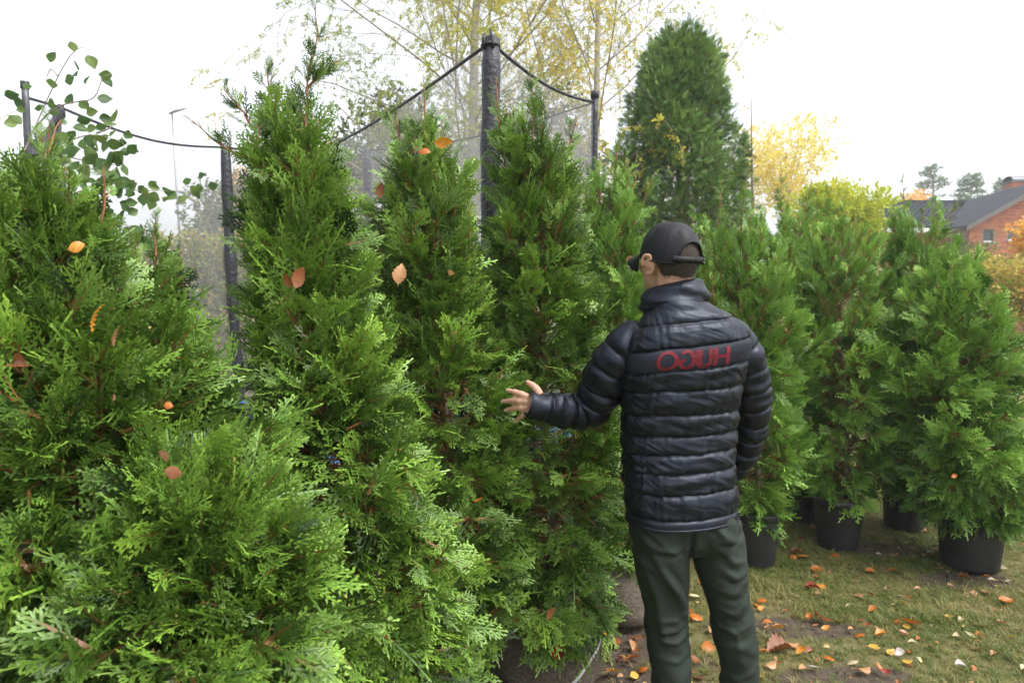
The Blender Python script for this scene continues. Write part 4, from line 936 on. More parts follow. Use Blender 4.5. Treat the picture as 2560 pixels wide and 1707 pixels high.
# leaves caught in the trees (their places are kept clear of sprays): column, row, distance, colour, length in picture pixels, direction, label
CAUGHT_LEAVES = [(193,617,1.30,'golden',50,15,'orange leaf high in the large left thuja, below its top'),(229,790,1.20,'golden',92,80,'big curled golden orange leaf in the large left thuja'),(281,838,1.17,'pink-brown',66,80,'pointed pink-brown leaf beside the big curled one'),(50,912,1.17,'brown',72,5,'dark orange leaf near the left edge of the picture'),
 (482,945,1.75,'orange',42,60,'orange leaf low between the two left thujas'),(506,963,1.72,'orange',36,70,'dull orange leaf right beside the lower left orange one'),(405,1141,1.14,'pink-brown',60,12,'pinkish leaf lying on a bright spray, lower left'),(435,1180,1.14,'brown',52,-8,'burnt orange leaf just under the pinkish one'),
 (748,693,1.70,'brown',68,60,'shiny red-brown leaf on the stem of the tallest thuja'),(1001,683,2.08,'tan',64,84,'tan upright leaf on the left side of the middle thuja'),(1108,354,2.25,'golden',56,5,'bright golden leaf on top of the middle thuja'),(1059,376,2.25,'orange',42,10,'small orange leaf left of the golden one on the treetop'),(952,476,2.2,'brown',44,70,'brown leaf on the upper left of the middle thuja'),
 (1127,680,2.1,'tan',28,40,'pale shrivelled leaf in the middle thuja'),(1197,1254,2.08,'orange',40,10,'orange leaf deep between the middle thujas, lower part'),(1292,1542,2.26,'brown',44,70,'red-brown leaf low on the thuja beside a forked twig'),(1376,1532,2.28,'brown',44,25,'orange-brown leaf at the end of the forked twig'),(1400,1622,2.40,'red',64,80,'dark red leaf standing in front of the tied root ball'),
 (419,1014,1.20,'orange',30,0,'tiny orange leaf in the left thujas, upper one'),(288,992,1.18,'pink-brown',30,60,'tiny pink-brown leaf in the large left thuja'),(1554,1363,2.75,'tan',30,30,'pale tan leaf beside the man\'s left hip'),(1578,648,2.9,'tan',30,20,'tan leaf just left of the cap\'s peak'),(2385,1190,3.5,'orange',20,10,'tiny orange leaf in the rightmost potted thuja'),(1110,1695,2.1,'orange',60,10,'orange leaf at the bottom edge below the middle thuja'),
 (720,700,1.70,'brown',46,95,'dark brown leaf curled against the shiny red-brown one')]
for a in CAUGHT_LEAVES:
    c_ = W(a[0], a[1], a[2]); L_ = .88 * a[4] * a[2] / FPX; v_ = unit(np.array([0, 0, CAMZ]) - c_); CLEAR.append((c_, c_ + v_ * min(.45, a[2] * .3), L_ * .22))
# ================================================================== ROWS OF THUJAS
ROOTED = 'balled thujas standing close together on the left'
POTTED = 'potted thujas lined up on the right'
TR = {}
def T_(key, *a, **k):
    TR[key] = thuja(*a, **k)[1]
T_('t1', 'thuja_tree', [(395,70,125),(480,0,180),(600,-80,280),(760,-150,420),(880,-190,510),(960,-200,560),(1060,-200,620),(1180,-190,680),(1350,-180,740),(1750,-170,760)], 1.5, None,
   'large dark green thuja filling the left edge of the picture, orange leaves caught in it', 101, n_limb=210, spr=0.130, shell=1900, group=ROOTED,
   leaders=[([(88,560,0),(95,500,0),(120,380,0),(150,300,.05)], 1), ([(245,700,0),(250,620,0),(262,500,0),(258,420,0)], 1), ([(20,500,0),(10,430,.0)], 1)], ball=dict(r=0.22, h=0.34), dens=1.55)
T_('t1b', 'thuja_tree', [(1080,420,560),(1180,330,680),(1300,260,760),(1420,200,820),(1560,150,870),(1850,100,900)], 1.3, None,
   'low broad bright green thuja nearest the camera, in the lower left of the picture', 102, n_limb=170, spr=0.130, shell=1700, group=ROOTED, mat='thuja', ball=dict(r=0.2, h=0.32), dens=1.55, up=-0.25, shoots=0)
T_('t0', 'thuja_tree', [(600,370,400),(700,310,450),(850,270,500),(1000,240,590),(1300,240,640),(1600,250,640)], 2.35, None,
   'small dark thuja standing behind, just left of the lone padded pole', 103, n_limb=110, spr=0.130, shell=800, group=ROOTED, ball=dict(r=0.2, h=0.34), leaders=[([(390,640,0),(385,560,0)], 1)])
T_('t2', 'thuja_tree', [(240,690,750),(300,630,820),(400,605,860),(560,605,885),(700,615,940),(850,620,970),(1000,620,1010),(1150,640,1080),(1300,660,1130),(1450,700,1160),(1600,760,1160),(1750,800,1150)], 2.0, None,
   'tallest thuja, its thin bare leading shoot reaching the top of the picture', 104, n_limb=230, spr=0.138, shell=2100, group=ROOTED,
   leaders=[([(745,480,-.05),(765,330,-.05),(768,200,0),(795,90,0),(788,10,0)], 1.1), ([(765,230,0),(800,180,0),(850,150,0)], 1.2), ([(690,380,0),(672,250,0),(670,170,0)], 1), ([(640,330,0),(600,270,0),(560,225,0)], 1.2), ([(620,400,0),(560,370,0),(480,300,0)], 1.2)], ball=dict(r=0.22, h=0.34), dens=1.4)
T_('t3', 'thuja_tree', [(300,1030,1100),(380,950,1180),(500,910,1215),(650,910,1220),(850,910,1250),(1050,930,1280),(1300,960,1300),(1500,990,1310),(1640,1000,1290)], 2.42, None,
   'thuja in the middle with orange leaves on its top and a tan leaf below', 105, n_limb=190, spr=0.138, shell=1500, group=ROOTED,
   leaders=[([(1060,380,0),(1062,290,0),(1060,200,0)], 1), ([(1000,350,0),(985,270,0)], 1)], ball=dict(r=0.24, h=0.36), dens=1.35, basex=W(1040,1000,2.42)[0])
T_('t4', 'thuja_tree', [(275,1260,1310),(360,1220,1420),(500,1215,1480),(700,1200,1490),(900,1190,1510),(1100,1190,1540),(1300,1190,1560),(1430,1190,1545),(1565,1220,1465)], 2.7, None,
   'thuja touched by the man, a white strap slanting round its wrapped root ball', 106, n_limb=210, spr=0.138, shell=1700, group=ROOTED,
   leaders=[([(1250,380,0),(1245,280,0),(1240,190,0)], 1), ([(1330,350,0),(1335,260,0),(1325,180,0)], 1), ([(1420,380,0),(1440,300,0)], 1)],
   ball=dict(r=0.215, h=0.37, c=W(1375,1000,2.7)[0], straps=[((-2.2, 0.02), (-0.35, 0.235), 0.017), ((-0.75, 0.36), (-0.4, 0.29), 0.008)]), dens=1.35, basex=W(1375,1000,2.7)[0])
T_('t5', 'thuja_tree', [(430,1490,1550),(520,1450,1620),(650,1440,1650),(850,1430,1660),(1050,1420,1670),(1300,1430,1660),(1450,1480,1620)], 3.35, None,
   'light green thuja right behind the man, a short strap on its wrapped root ball', 107, mat='thuja_light', n_limb=150, spr=0.150, shell=900, group=ROOTED, up=0.25, shoots=12,
   leaders=[([(1530,520,0),(1540,400,0),(1552,330,0)], 1), ([(1590,560,0),(1620,470,0),(1640,430,0)], 1), ([(1500,500,0),(1495,400,0)], 1)],
   ball=dict(r=0.235, h=0.30, c=W(1555,1000,3.35)[0], straps=[((-1.15, 0.29), (-1.0, 0.06), 0.016)]), basex=W(1555,1000,3.35)[0])
T_('t6', 'potted_thuja', [(540,1770,1890),(600,1730,1950),(750,1710,1985),(900,1730,1995),(1100,1780,2000),(1230,1815,1955),(1290,1840,1920)], 4.0, None,
   'potted thuja nearest the man, its black pot half hidden behind his leg', 108, mat='thuja_light', n_limb=150, spr=0.150, shell=1200, group=POTTED, shrink=0.08, shoots=16, up=0.15,
   leaders=[([(1790,620,0),(1800,520,0),(1805,450,0)], 1), ([(1850,620,0),(1858,500,0),(1870,420,0)], 1), ([(1900,620,0),(1915,520,0)], 1), ([(1740,640,0),(1730,540,0)], 1)],
   pot=dict(rt=0.155, rb=0.128, h=0.325), basex=G(1880,1402)[0])
T_('t7', 'potted_thuja', [(520,1950,2060),(580,1885,2110),(700,1860,2130),(900,1860,2130),(1100,1890,2110),(1230,1960,2080)], 4.75, None,
   'potted thuja at the back, second from the man, its pot almost hidden between two others', 109, mat='thuja_light', n_limb=140, spr=0.150, shell=1100, group=POTTED, shrink=0.08, shoots=16, up=0.2,
   leaders=[([(1960,600,0),(1950,500,0),(1955,430,0)], 1), ([(2010,560,0),(2030,450,0)], 1), ([(2050,560,0),(2075,480,0)], 1)], pot=dict(rt=0.135, rb=0.115, h=0.31), basex=G(2043,1325)[0])
T_('t8', 'potted_thuja', [(560,2040,2150),(640,1990,2210),(850,1985,2220),(1050,2010,2215),(1180,2055,2195),(1240,2090,2180)], 4.25, None,
   'narrow dark potted thuja in the middle of the row, its pot wholly in view', 110, mat='thuja_light', n_limb=120, spr=0.140, shell=800, group=POTTED, shrink=0.08, shoots=16,
   leaders=[([(2100,620,0),(2110,520,0)], 1), ([(2160,640,0),(2180,560,0)], 1)], pot=dict(rt=0.152, rb=0.122, h=0.325), basex=G(2137,1398)[0])
T_('t9', 'potted_thuja', [(530,2230,2320),(590,2185,2380),(700,2160,2430),(900,2155,2445),(1100,2200,2430),(1220,2240,2360)], 4.6, None,
   'tall potted thuja at the back with two bare reddish leading shoots', 111, mat='thuja_light', n_limb=150, spr=0.150, shell=1100, group=POTTED, shrink=0.08, shoots=16, up=0.2,
   leaders=[([(2262,640,0),(2262,520,0),(2256,440,0)], .8), ([(2340,620,0),(2362,560,0),(2400,490,0)], 1), ([(2300,600,0),(2310,520,0)], 1), ([(2350,600,0),(2352,520,0)], 1)], pot=dict(rt=0.15, rb=0.122, h=0.32), basex=G(2295,1338)[0])
T_('t10', 'potted_thuja', [(630,2320,2430),(700,2275,2465),(800,2235,2500),(950,2220,2530),(1080,2225,2550),(1200,2260,2540),(1290,2340,2490)], 3.95, None,
   'rightmost potted thuja, broadest and nearest, with a grey handle on its black pot', 112, mat='thuja_light', n_limb=200, spr=0.150, shell=1500, group=POTTED, shrink=0.26, shoots=16,
   leaders=[([(2370,700,0),(2375,600,0)], 1), ([(2440,1180,0),(2500,1150,-.1),(2550,1120,-.1)], 1.6)], pot=dict(rt=0.185, rb=0.150, h=0.37, handle=-0.25), basex=G(2436,1418)[0], dens=1.2)
# ================================================================== TRAMPOLINE WITH SAFETY NET
PH = 2.68
POLES = {'B': (-0.09, 2.95), 'C': W(1487, 240, 3.85)[:2], 'D': (W(920, 380, 5.2)[0], 5.2), 'G': (W(795, 385, 5.15)[0], 5.15), 'A': (W(562, 372, 5.05)[0], 5.05), 'F': (W(143, 270, 4.15)[0], 4.15), 'E': (W(63, 215, 3.6)[0], 3.6)}
tc = np.mean([p_ for p_ in POLES.values()], axis=0)
tramp = empty('trampoline', (tc[0], tc[1], 0), 'garden trampoline behind the left thujas, its grey safety net hung on padded poles', 'trampoline')
M['pad'] = simple('black foam sleeve', (0.020, 0.021, 0.028), 0.42, 0.5, 14, 0.4, 0.6, 35, bdist=0.02)
M['steel'] = simple('galvanised steel', (0.30, 0.31, 0.33), 0.4, 0.5, 20, 0.2, metal=0.7)
M['dark_steel'] = simple('weathered dark steel', (0.10, 0.10, 0.115), 0.45, 0.5, 20, 0.3, metal=0.4)
m, t, out = newmat('safety net'); v = objco(t)
d_ = t.nodes.new('ShaderNodeBsdfDiffuse'); d_.inputs['Color'].default_value = (0.20, 0.20, 0.215, 1); tl = t.nodes.new('ShaderNodeBsdfTranslucent'); tl.inputs['Color'].default_value = (0.26, 0.26, 0.27, 1)
a_ = t.nodes.new('ShaderNodeAddShader'); t.links.new(d_.outputs[0], a_.inputs[0]); t.links.new(tl.outputs[0], a_.inputs[1]); tp = t.nodes.new('ShaderNodeBsdfTransparent'); mx = t.nodes.new('ShaderNodeMixShader')
t.links.new(ramp(t, noise(t, 3.0, 3, 0.6, v), [(0.3, (0.27,) * 3), (0.7, (0.40,) * 3)]), mx.inputs[0]); t.links.new(tp.outputs[0], mx.inputs[1]); t.links.new(a_.outputs[0], mx.inputs[2]); t.links.new(mx.outputs[0], out.inputs['Surface']); M['net'] = m
tops = {'B': W(1226, 95, 2.95), 'C': W(1487, 236, 3.85), 'D': W(918, 376, 5.2), 'G': W(793, 382, 5.15), 'A': W(562, 368, 5.05), 'F': W(150, 262, 4.15), 'E': W(62, 212, 3.6)}
prs = np.random.default_rng(8)
def pole(key, r, base_dx=0.0, bendamp=0.0, low=0.35):
    tp_ = tops[key]; base = np.array([tp_[0] + base_dx, tp_[1], low]); n_ = 22; u = np.linspace(0, 1, n_)[:, None]; P = base + (tp_ - base) * u
    P[:, 0] += bendamp * np.sin(u[:, 0] * 7) ; r_ = r * (1 + 0.07 * prs.normal(0, 1, n_)); return P, r_
for key, r, dx, ba in (('B', .040, .012, .006), ('A', .040, .06, .004), ('D', .038, .03, .003), ('G', .036, .02, .003)):
    P, r_ = pole(key, r, dx, ba); r_[-1] = r * 0.75; mb = MB(); mb.tube(P, r_, 16); o = mb.build('padded_pole', M['pad'], tramp)
    tp_ = tops[key]
    if key == 'B':      # loose cloth and the bare tip at the top of the near pole
        mb = MB(); mb.tube([tp_ + [0.004, 0, -0.03], tp_ + [0.006, 0, 0.018]], 0.012, 12); sub(mb.build('pole_tip', M['steel']), o)
        mb = MB()
        for k in range(5):
            a0 = k * 1.26; q_ = np.array([math.cos(a0), math.sin(a0), 0]); mb.tube([tp_ + q_ * 0.030 + [0, 0, -0.05], tp_ + q_ * 0.034 + [0, 0, -0.01], tp_ + q_ * 0.018 + [-.008, 0, 0.018 + 0.012 * math.sin(k * 2)]], [0.012, 0.010, 0.004], 6)
        mb.tube([tp_ + [0.036 * math.cos(x), 0.036 * math.sin(x), -0.032] for x in np.linspace(0, 6.28, 17)], 0.007, 6, cap=False); sub(mb.build('gathered_cloth', M['pad']), o)
for key, r in (('C', .019), ('E', .017)):
    P, r_ = pole(key, r, 0.0); mb = MB(); mb.tube(P, r, 12); o = mb.build('bare_pole', M['dark_steel'] if key == 'E' else M['pad'], tramp)
    mb = MB(); mb.tube([tops[key] + [0, 0, -0.02], tops[key] + [0, 0, 0.015]], r * 1.25, 12); sub(mb.build('pole_cap', M['pad']), o)
# the slack pole: its foam sleeve has slipped and folds over
mb = MB(); q_ = [W(x, y, 4.15) for x, y in ((152, 262), (150, 285), (140, 305), (136, 340), (140, 400), (146, 500), (150, 620))]; mb.tube(q_, [.016, .030, .028, .036, .040, .042, .042], 14); mb.build('padded_pole', M['pad'], tramp)
mb = MB(); q_ = [W(x, y, 4.05) for x, y in ((152, 272), (138, 312), (112, 350), (80, 380), (66, 410), (66, 470))]; mb.tube(q_, [.018, .030, .050, .070, .060, .035], 12, fl=0.5); mb.build('folded_net', M['pad'], tramp)
def rope(a, b, sag, n_=24, side=0.0):
    u = np.linspace(0, 1, n_)[:, None]; P = a + (b - a) * u; P[:, 2] -= sag * np.sin(math.pi * u[:, 0]); return P
ring = [('C', 'B', 0.05), ('B', 'G', 0.035), ('G', 'A', 0.02), ('A', 'F', 0.07), ('F', 'E', 0.0), ('C', 'D', 0.06)]
att = {k: v_.copy() for k, v_ in tops.items()}; att['B'] = W(1226, 106, 2.95); att['C'] = W(1487, 256, 3.85); att['E'] = W(62, 243, 3.6); att['F'] = W(150, 268, 4.15)
for a0, b0, sg in ring:
    P = rope(att[a0], att[b0], sg); mb = MB(); mb.tube(P, 0.008 if (a0, b0) != ('C', 'D') else 0.005, 6); mb.build('rope', M['pad'], tramp)
    n_ = len(P); nv = 10; V = []
    for j in range(nv + 1):
        u = j / nv; fold = 0.018 * np.sin(np.linspace(0, 9, n_) + 2 * u) * math.sin(math.pi * u) * 1.0
        w_ = P.copy(); w_[:, 2] = P[:, 2] * (1 - u) + 0.80 * u; w_[:, 1] += fold; V.append(w_)
    mb = MB(); mb.add(np.concatenate(V), [(j*n_+i, j*n_+i+1, (j+1)*n_+i+1, (j+1)*n_+i) for j in range(nv) for i in range(n_-1)]); mb.build('safety_net', M['net'], tramp)
mb = MB(); order = ['B', 'C', 'D', 'G', 'A', 'F', 'E']; loop = [np.array([tops[k][0], tops[k][1], 0.78]) for k in order]; loop.append(loop[0])
mb.tube(smooth_path(loop, 4)[0], 0.024, 10, cap=False); mb.build('frame', M['steel'], tramp)
for k in order:
    mb = MB(); p0 = np.array([tops[k][0], tops[k][1], 0.78]); mb.tube([p0, p0 * [1, 1, 0] + [0, 0, 0.01]], 0.02, 10); mb.build('leg', M['steel'], tramp)
inner = [(tc[0] + (p_[0] - tc[0]) * 0.86, tc[1] + (p_[1] - tc[1]) * 0.86, 0.79) for p_ in loop[:-1]]; mb = MB(); mb.add(inner, [tuple(range(len(inner)))]); mb.build('jumping_mat', simple('black woven mat', (0.02, 0.02, 0.022), 0.6), tramp, smooth=False)
mb = MB(); k_ = len(inner); mb.add([(p_[0], p_[1], 0.81) for p_ in loop[:-1]] + [(x, y, 0.805) for x, y, z_ in inner] , [(i, (i+1) % k_, k_ + (i+1) % k_, k_ + i) for i in range(k_)])
mb.build('edge_pad', simple('blue edge pad', (0.05, 0.16, 0.36), 0.4), tramp, smooth=False)

# ================================================================== LEAF PIECES FOR THE BROADLEAVED TREES
def leaf_mesh(seed, mat, L=1.0, Wd=0.62, nseg=8, curl=0.4, cup=0.25, serr=0.0, stem=0.25, split=1):
    """one leaf lying along +x, its face towards +z"""
    r = random.Random(seed); V = []; F = []; tilt = r.uniform(-.3, .3); cl = curl * r.uniform(0.3, 1.3) * r.choice((-1, 1, 1)); cp_ = cup * r.uniform(-0.4, 1.2)
    for i in range(nseg + 1):
        u = i / nseg; w = Wd / 2 * (math.sin(math.pi * min(1, u ** 0.84)) ** 1.05) * (1 if i not in (0, nseg) else 0.03)
        if serr: w *= 1 + serr * (1 if i % 2 else -1) + r.uniform(-serr, serr) * 0.6
        a = cl * (u - 0.3); x = math.sin(a) / cl * L + 0.3 if abs(cl) > 0.05 else u * L; z = (1 - math.cos(a)) / cl * L if abs(cl) > 0.05 else 0
        y0 = 0.06 * math.sin(3 * u + seed)
        for s in (-1, -0.5, 0, 0.5, 1):
            rip = serr * 0.55 * math.sin(u * nseg * math.pi + s) * abs(s)
            V.append((x, y0 + s * w, z + cp_ * w * s * s * 1.4 + tilt * s * w + rip))
    for i in range(nseg):
        for j in range(4): k = i * 5 + j; F.append((k, k+1, k+6, k+5))
    if stem:
        k = len(V); c0 = V[2]; V += [(c0[0], c0[1]-.012, c0[2]), (c0[0], c0[1]+.012, c0[2]), (c0[0]-stem, c0[1]+0.05, c0[2]+0.05)]; F.append((k, k+1, k+2))
    me = bpy.data.meshes.new('leaf'); me.from_pydata(V, [], F); me.materials.append(mat); me.polygons.foreach_set('use_smooth', [True] * len(me.polygons))
    a = me.attributes.new('edge', 'FLOAT', 'POINT'); e = [abs(s) for _ in range(nseg + 1) for s in (-1, -0.5, 0, 0.5, 1)] + ([0] * 3 if stem else []); a.data.foreach_set('value', e)
    me.update(); return me
def twig_clump(seed, mat, n=7, lf=0.42):
    """a twig end with several small leaves, about one unit long"""
    r = random.Random(seed); V = []; F = []
    def lf_(p, d, L):
        d = unit(np.array(d)); n_ = unit(np.cross(d, [r.gauss(0, 1), r.gauss(0, 1), r.gauss(0, 1)])); k = len(V); w = L * 0.32; m1 = p + d * L * 0.45
        V.extend([p, m1 + n_ * w, p + d * L, m1 - n_ * w]); F.append((k, k+1, k+2, k+3))
    for i in range(n):
        u = (i + 0.5) / n; lf_(np.array([u * 0.85, 0.10 * math.sin(5 * u + seed), -0.12 * u * u]), [0.5, r.gauss(0, .8), r.gauss(-0.15, .6)], lf * r.uniform(.6, 1.15))
    me = bpy.data.meshes.new('clump'); me.from_pydata([tuple(v_) for v_ in V], [], F); me.materials.append(mat); return me
M['birch_leaf'] = broad_mat('birch leaves', [(0.0, (0.24, 0.32, 0.05)), (0.35, (0.46, 0.50, 0.07)), (0.7, (0.66, 0.56, 0.08)), (1.0, (0.70, 0.42, 0.06))], 0.6)
M['gold_leaf'] = broad_mat('golden leaves', [(0.0, (0.74, 0.68, 0.22)), (0.5, (0.82, 0.66, 0.18)), (1.0, (0.80, 0.38, 0.06))], 0.6)
M['lime_leaf'] = broad_mat('lime yellow leaves', [(0.0, (0.20, 0.30, 0.02)), (0.5, (0.42, 0.50, 0.03)), (1.0, (0.60, 0.58, 0.05))], 0.45)
M['hedge_leaf'] = broad_mat('hedge leaves', [(0.0, (0.07, 0.11, 0.025)), (0.45, (0.19, 0.24, 0.045)), (0.75, (0.48, 0.43, 0.07)), (1.0, (0.60, 0.36, 0.07))], 0.4)
M['yellow_shrub'] = broad_mat('yellow shrub leaves', [(0.0, (0.16, 0.20, 0.045)), (0.4, (0.42, 0.38, 0.08)), (0.75, (0.60, 0.46, 0.09)), (1.0, (0.55, 0.28, 0.12))], 0.35)
M['grey_green_leaf'] = broad_mat('grey green leaves', [(0.0, (0.07, 0.10, 0.045)), (0.5, (0.14, 0.18, 0.07)), (1.0, (0.28, 0.27, 0.08))], 0.35)
M['rust_leaf'] = broad_mat('rusty undergrowth', [(0.0, (0.20, 0.16, 0.08)), (0.5, (0.36, 0.20, 0.11)), (1.0, (0.48, 0.16, 0.09))], 0.3)
M['pine_needle'] = broad_mat('pine needles', [(0.0, (0.10, 0.17, 0.09)), (1.0, (0.20, 0.30, 0.16))], 0.3)  # needle greens set paler: distant haze is put into the colour
def clumps(key, n=7, lf=0.42): return [proto('clump', twig_clump(s, M[key], n, lf)) for s in range(5)]
CL = {}
def canopy(name, key, P, D, size, tint, parent, n=7, lf=0.42, cname='foliage'):
    if (key, n, lf) not in CL: CL[(key, n, lf)] = clumps(key, n, lf)
    k = len(P); scatter(cname, 'c' + key + str(n) + str(lf), CL[(key, n, lf)], P, D, RNG.normal(0, 1, (k, 3)), size * RNG.uniform(0.6, 1.3, k), tint, parent)

class Tree:
    """a recursively branching skeleton; its tips carry the leaves"""
    def __init__(s, seed): s.r = random.Random(seed); s.trunk, s.twigs, s.tips = MB(), MB(), []
    def grow(s, p, d, L, r, depth, up, spread, mb, nb=(2, 4), droop=0.0, wob=0.12, minr=0.004):
        R_ = s.r; n = 7; pts = [np.array(p, float)]; dd = unit(d)
        for i in range(n):
            dd = unit(dd + np.array([R_.gauss(0, wob), R_.gauss(0, wob), R_.gauss(0, wob) + up * 0.08 - droop * 0.16])); pts.append(pts[-1] + dd * L / n)
        (s.trunk if depth == 0 or mb == 0 else s.twigs).tube(pts, np.linspace(r, max(minr, r * (0.45 if depth < 2 else 0.35)), n + 1), 8 if depth < 1 else 5 if depth < 2 else 3, cap=False)
        return pts, dd
def limb_out(d, ang, az):
    d = unit(d); a = unit(np.cross(d, [0.3, 0.2, 0.93] if abs(d[2]) < 0.9 else [1, 0, 0.1])); b = np.cross(d, a); return unit(d * math.cos(ang) + (a * math.cos(az) + b * math.sin(az)) * math.sin(ang))

def birch(name, label, base, H_, seed, lean=(0, 0), size=0.080, tint=(0.35, 0.2), n1=22, crown_r=3.2, trunk_r=0.13, bias=None, low=0.22, nleaf=3.0, key='birch_leaf', group=None, weep=1.0):
    T = Tree(seed); r = T.r; root = empty(name, base, label, 'tree', group); base = np.array(base, float); n = 16
    pts = [base + [0, 0, -0.1]]; d = np.array([lean[0], lean[1], 1.0])
    for i in range(n): d = unit(d + [r.gauss(0, .035), r.gauss(0, .035), 0.06]); pts.append(pts[-1] + d * H_ / n)
    T.trunk.tube(pts, np.linspace(trunk_r, 0.015, n + 1), 10, cap=False); P, D = [], []
    rs = np.random.default_rng(seed)
    for i in range(n1):
        f = low + (0.97 - low) * (i + r.random()) / n1; k = f * n; p0 = pts[int(k)] * (1 - k % 1) + pts[min(n, int(k) + 1)] * (k % 1); az = i * 2.4 + r.uniform(-.4, .4)
        if bias is not None and r.random() < bias[1]: az = bias[0] + r.gauss(0, .5)
        L = crown_r * (1.15 - 0.75 * abs(f - 0.45) * 1.3) * r.uniform(.75, 1.15) * (1.0 if f < .8 else .6); up = 0.9
        l1, dd = T.grow(p0, [math.cos(az), math.sin(az), r.uniform(0.5, 1.2)], L, trunk_r * 0.17 * (1.1 - f * .6), 1, 0.3, 0, 1, wob=0.10)
        for j in range(9):
            u = 0.25 + 0.75 * j / 8; q = l1[min(7, int(u * 7))]; dj = limb_out(dd, r.uniform(.4, 1.0), r.uniform(0, 6.28))
            l2, d2 = T.grow(q, dj, L * r.uniform(.25, .45), 0.006, 2, 0.2, 0, 1, wob=0.16, minr=0.004)
            for k2 in range(5):
                q2 = l2[2 + k2]; d3 = unit(limb_out(d2, r.uniform(.5, 1.1), r.uniform(0, 6.28)) + [0, 0, -0.5 * weep]); L3 = r.uniform(.35, .95)
                l3, d_3 = T.grow(q2, d3, L3, 0.0028, 3, 0, 0, 1, droop=0.9 * weep, wob=0.10, minr=0.002)
                m_ = int(nleaf * r.uniform(1.2, 3.2))
                for _ in range(m_):
                    w = r.uniform(0.15, 1.0) * 6.99; a_ = l3[int(w)]; b_ = l3[min(7, int(w) + 1)]; P.append(a_ + (b_ - a_) * (w % 1)); D.append(unit(b_ - a_) * 0.6 + np.array([r.gauss(0, .5), r.gauss(0, .5), r.gauss(-.3, .3)]))
    T.trunk.build('trunk', M['birch_bark'], root); T.twigs.build('branches', M['twig'], root, kind='stuff')
    P, D = np.array(P), np.array(D); tt = tint[0] + tint[1] * rs.normal(0, 1, len(P)) * 0.6 + 0.15 * np.sin(P[:, 2] * 1.3 + P[:, 0])
    canopy(name, key, P, D, size, tt, root, 4, 0.50); return root
bx = W(1172, 500, 12.5)
birch('birch_tree', 'large birch rising behind the near trampoline pole, thin pale yellow-green leaves', (bx[0], 12.5, ground_z(bx[0], 12.5)), 11.5, 21, n1=34, crown_r=4.6, trunk_r=0.15, low=0.14, tint=(0.36, 0.28), nleaf=9.5)
bx = W(1110, 500, 13.6)
birch('birch_tree', 'slimmer birch standing beside the large birch, seen through the net', (bx[0], 13.6, ground_z(bx[0], 13.6)), 10.5, 22, lean=(0.02, 0), n1=24, crown_r=3.0, trunk_r=0.10, low=0.2, tint=(0.35, 0.2), nleaf=8.0)
bx = W(1440, 500, 11.0)
birch('birch_tree', 'golden birch left of the column conifer, long pale limbs arching over to the right', (bx[0], 11.0, ground_z(bx[0], 11.0)), 8.5, 23, lean=(0.03, 0), n1=24, crown_r=2.7, trunk_r=0.10, low=0.12, tint=(0.58, 0.22), nleaf=5.0, bias=(0.1, 0.15))

# a bare pale limb reaching across the top of the column conifer, part of the golden birch: built with that tree's own bark
def broad(name, label, cat, centre, radii, key, n, size, seed, trunk=True, tint=(0.5, 0.2), base=None, lumps=26, leafn=7, lf=0.42, fill=0.55, group=None, tr=0.10):
    rs = np.random.default_rng(seed); c = np.array(centre, float); R = np.array(radii, float); gz = float(ground_z(c[0], c[1])); base = (c[0], c[1], gz) if base is None else base
    root = empty(name, base, label, cat, group); T = Tree(seed)
    lc = unit(rs.normal(0, 1, (lumps, 3))) * rs.uniform(0.45, 0.92, (lumps, 1)) ** 0.7; lr = rs.uniform(0.20, 0.42, lumps)
    if trunk:
        b0 = np.array(base, float); T.trunk.tube([b0 - [0, 0, .1], b0 * .5 + c * .5, c + [0, 0, R[2] * 0.3]], [tr, tr * .75, tr * .3], 8, cap=False)
        for q in lc[:16]:
            e = c + q * R * 0.9; s0 = b0 * (1 - .55) + c * .55 + [0, 0, 0]; T.twigs.tube([s0, (s0 + e) / 2 + [0, 0, -0.06 * R[2]], e], [tr * .35, tr * .2, .008], 5, cap=False)
        T.trunk.build('trunk', M['bark_grey'], root); T.twigs.build('branches', M['twig'], root, kind='stuff')
    k = rs.integers(0, lumps, n); d = unit(rs.normal(0, 1, (n, 3))); rr = lr[k] * rs.uniform(0.35, 1.0, n) ** 0.5; P = c + (lc[k] + d * rr[:, None]) * R
    extra = rs.random(n) < (1 - fill); P[extra] = c + unit(rs.normal(0, 1, (extra.sum(), 3))) * (rs.uniform(0, 1, (extra.sum(), 1)) ** 0.33) * R * 0.9
    keep = P[:, 2] > gz + 0.03; P, d, k = P[keep], d[keep], k[keep]
    tt = tint[0] + tint[1] * (rs.normal(0, .7, len(P)) + rs.normal(0, .8, lumps)[k])
    canopy(name, key, P, d + [0, 0, 0.2], size, tt, root, leafn, lf); return root

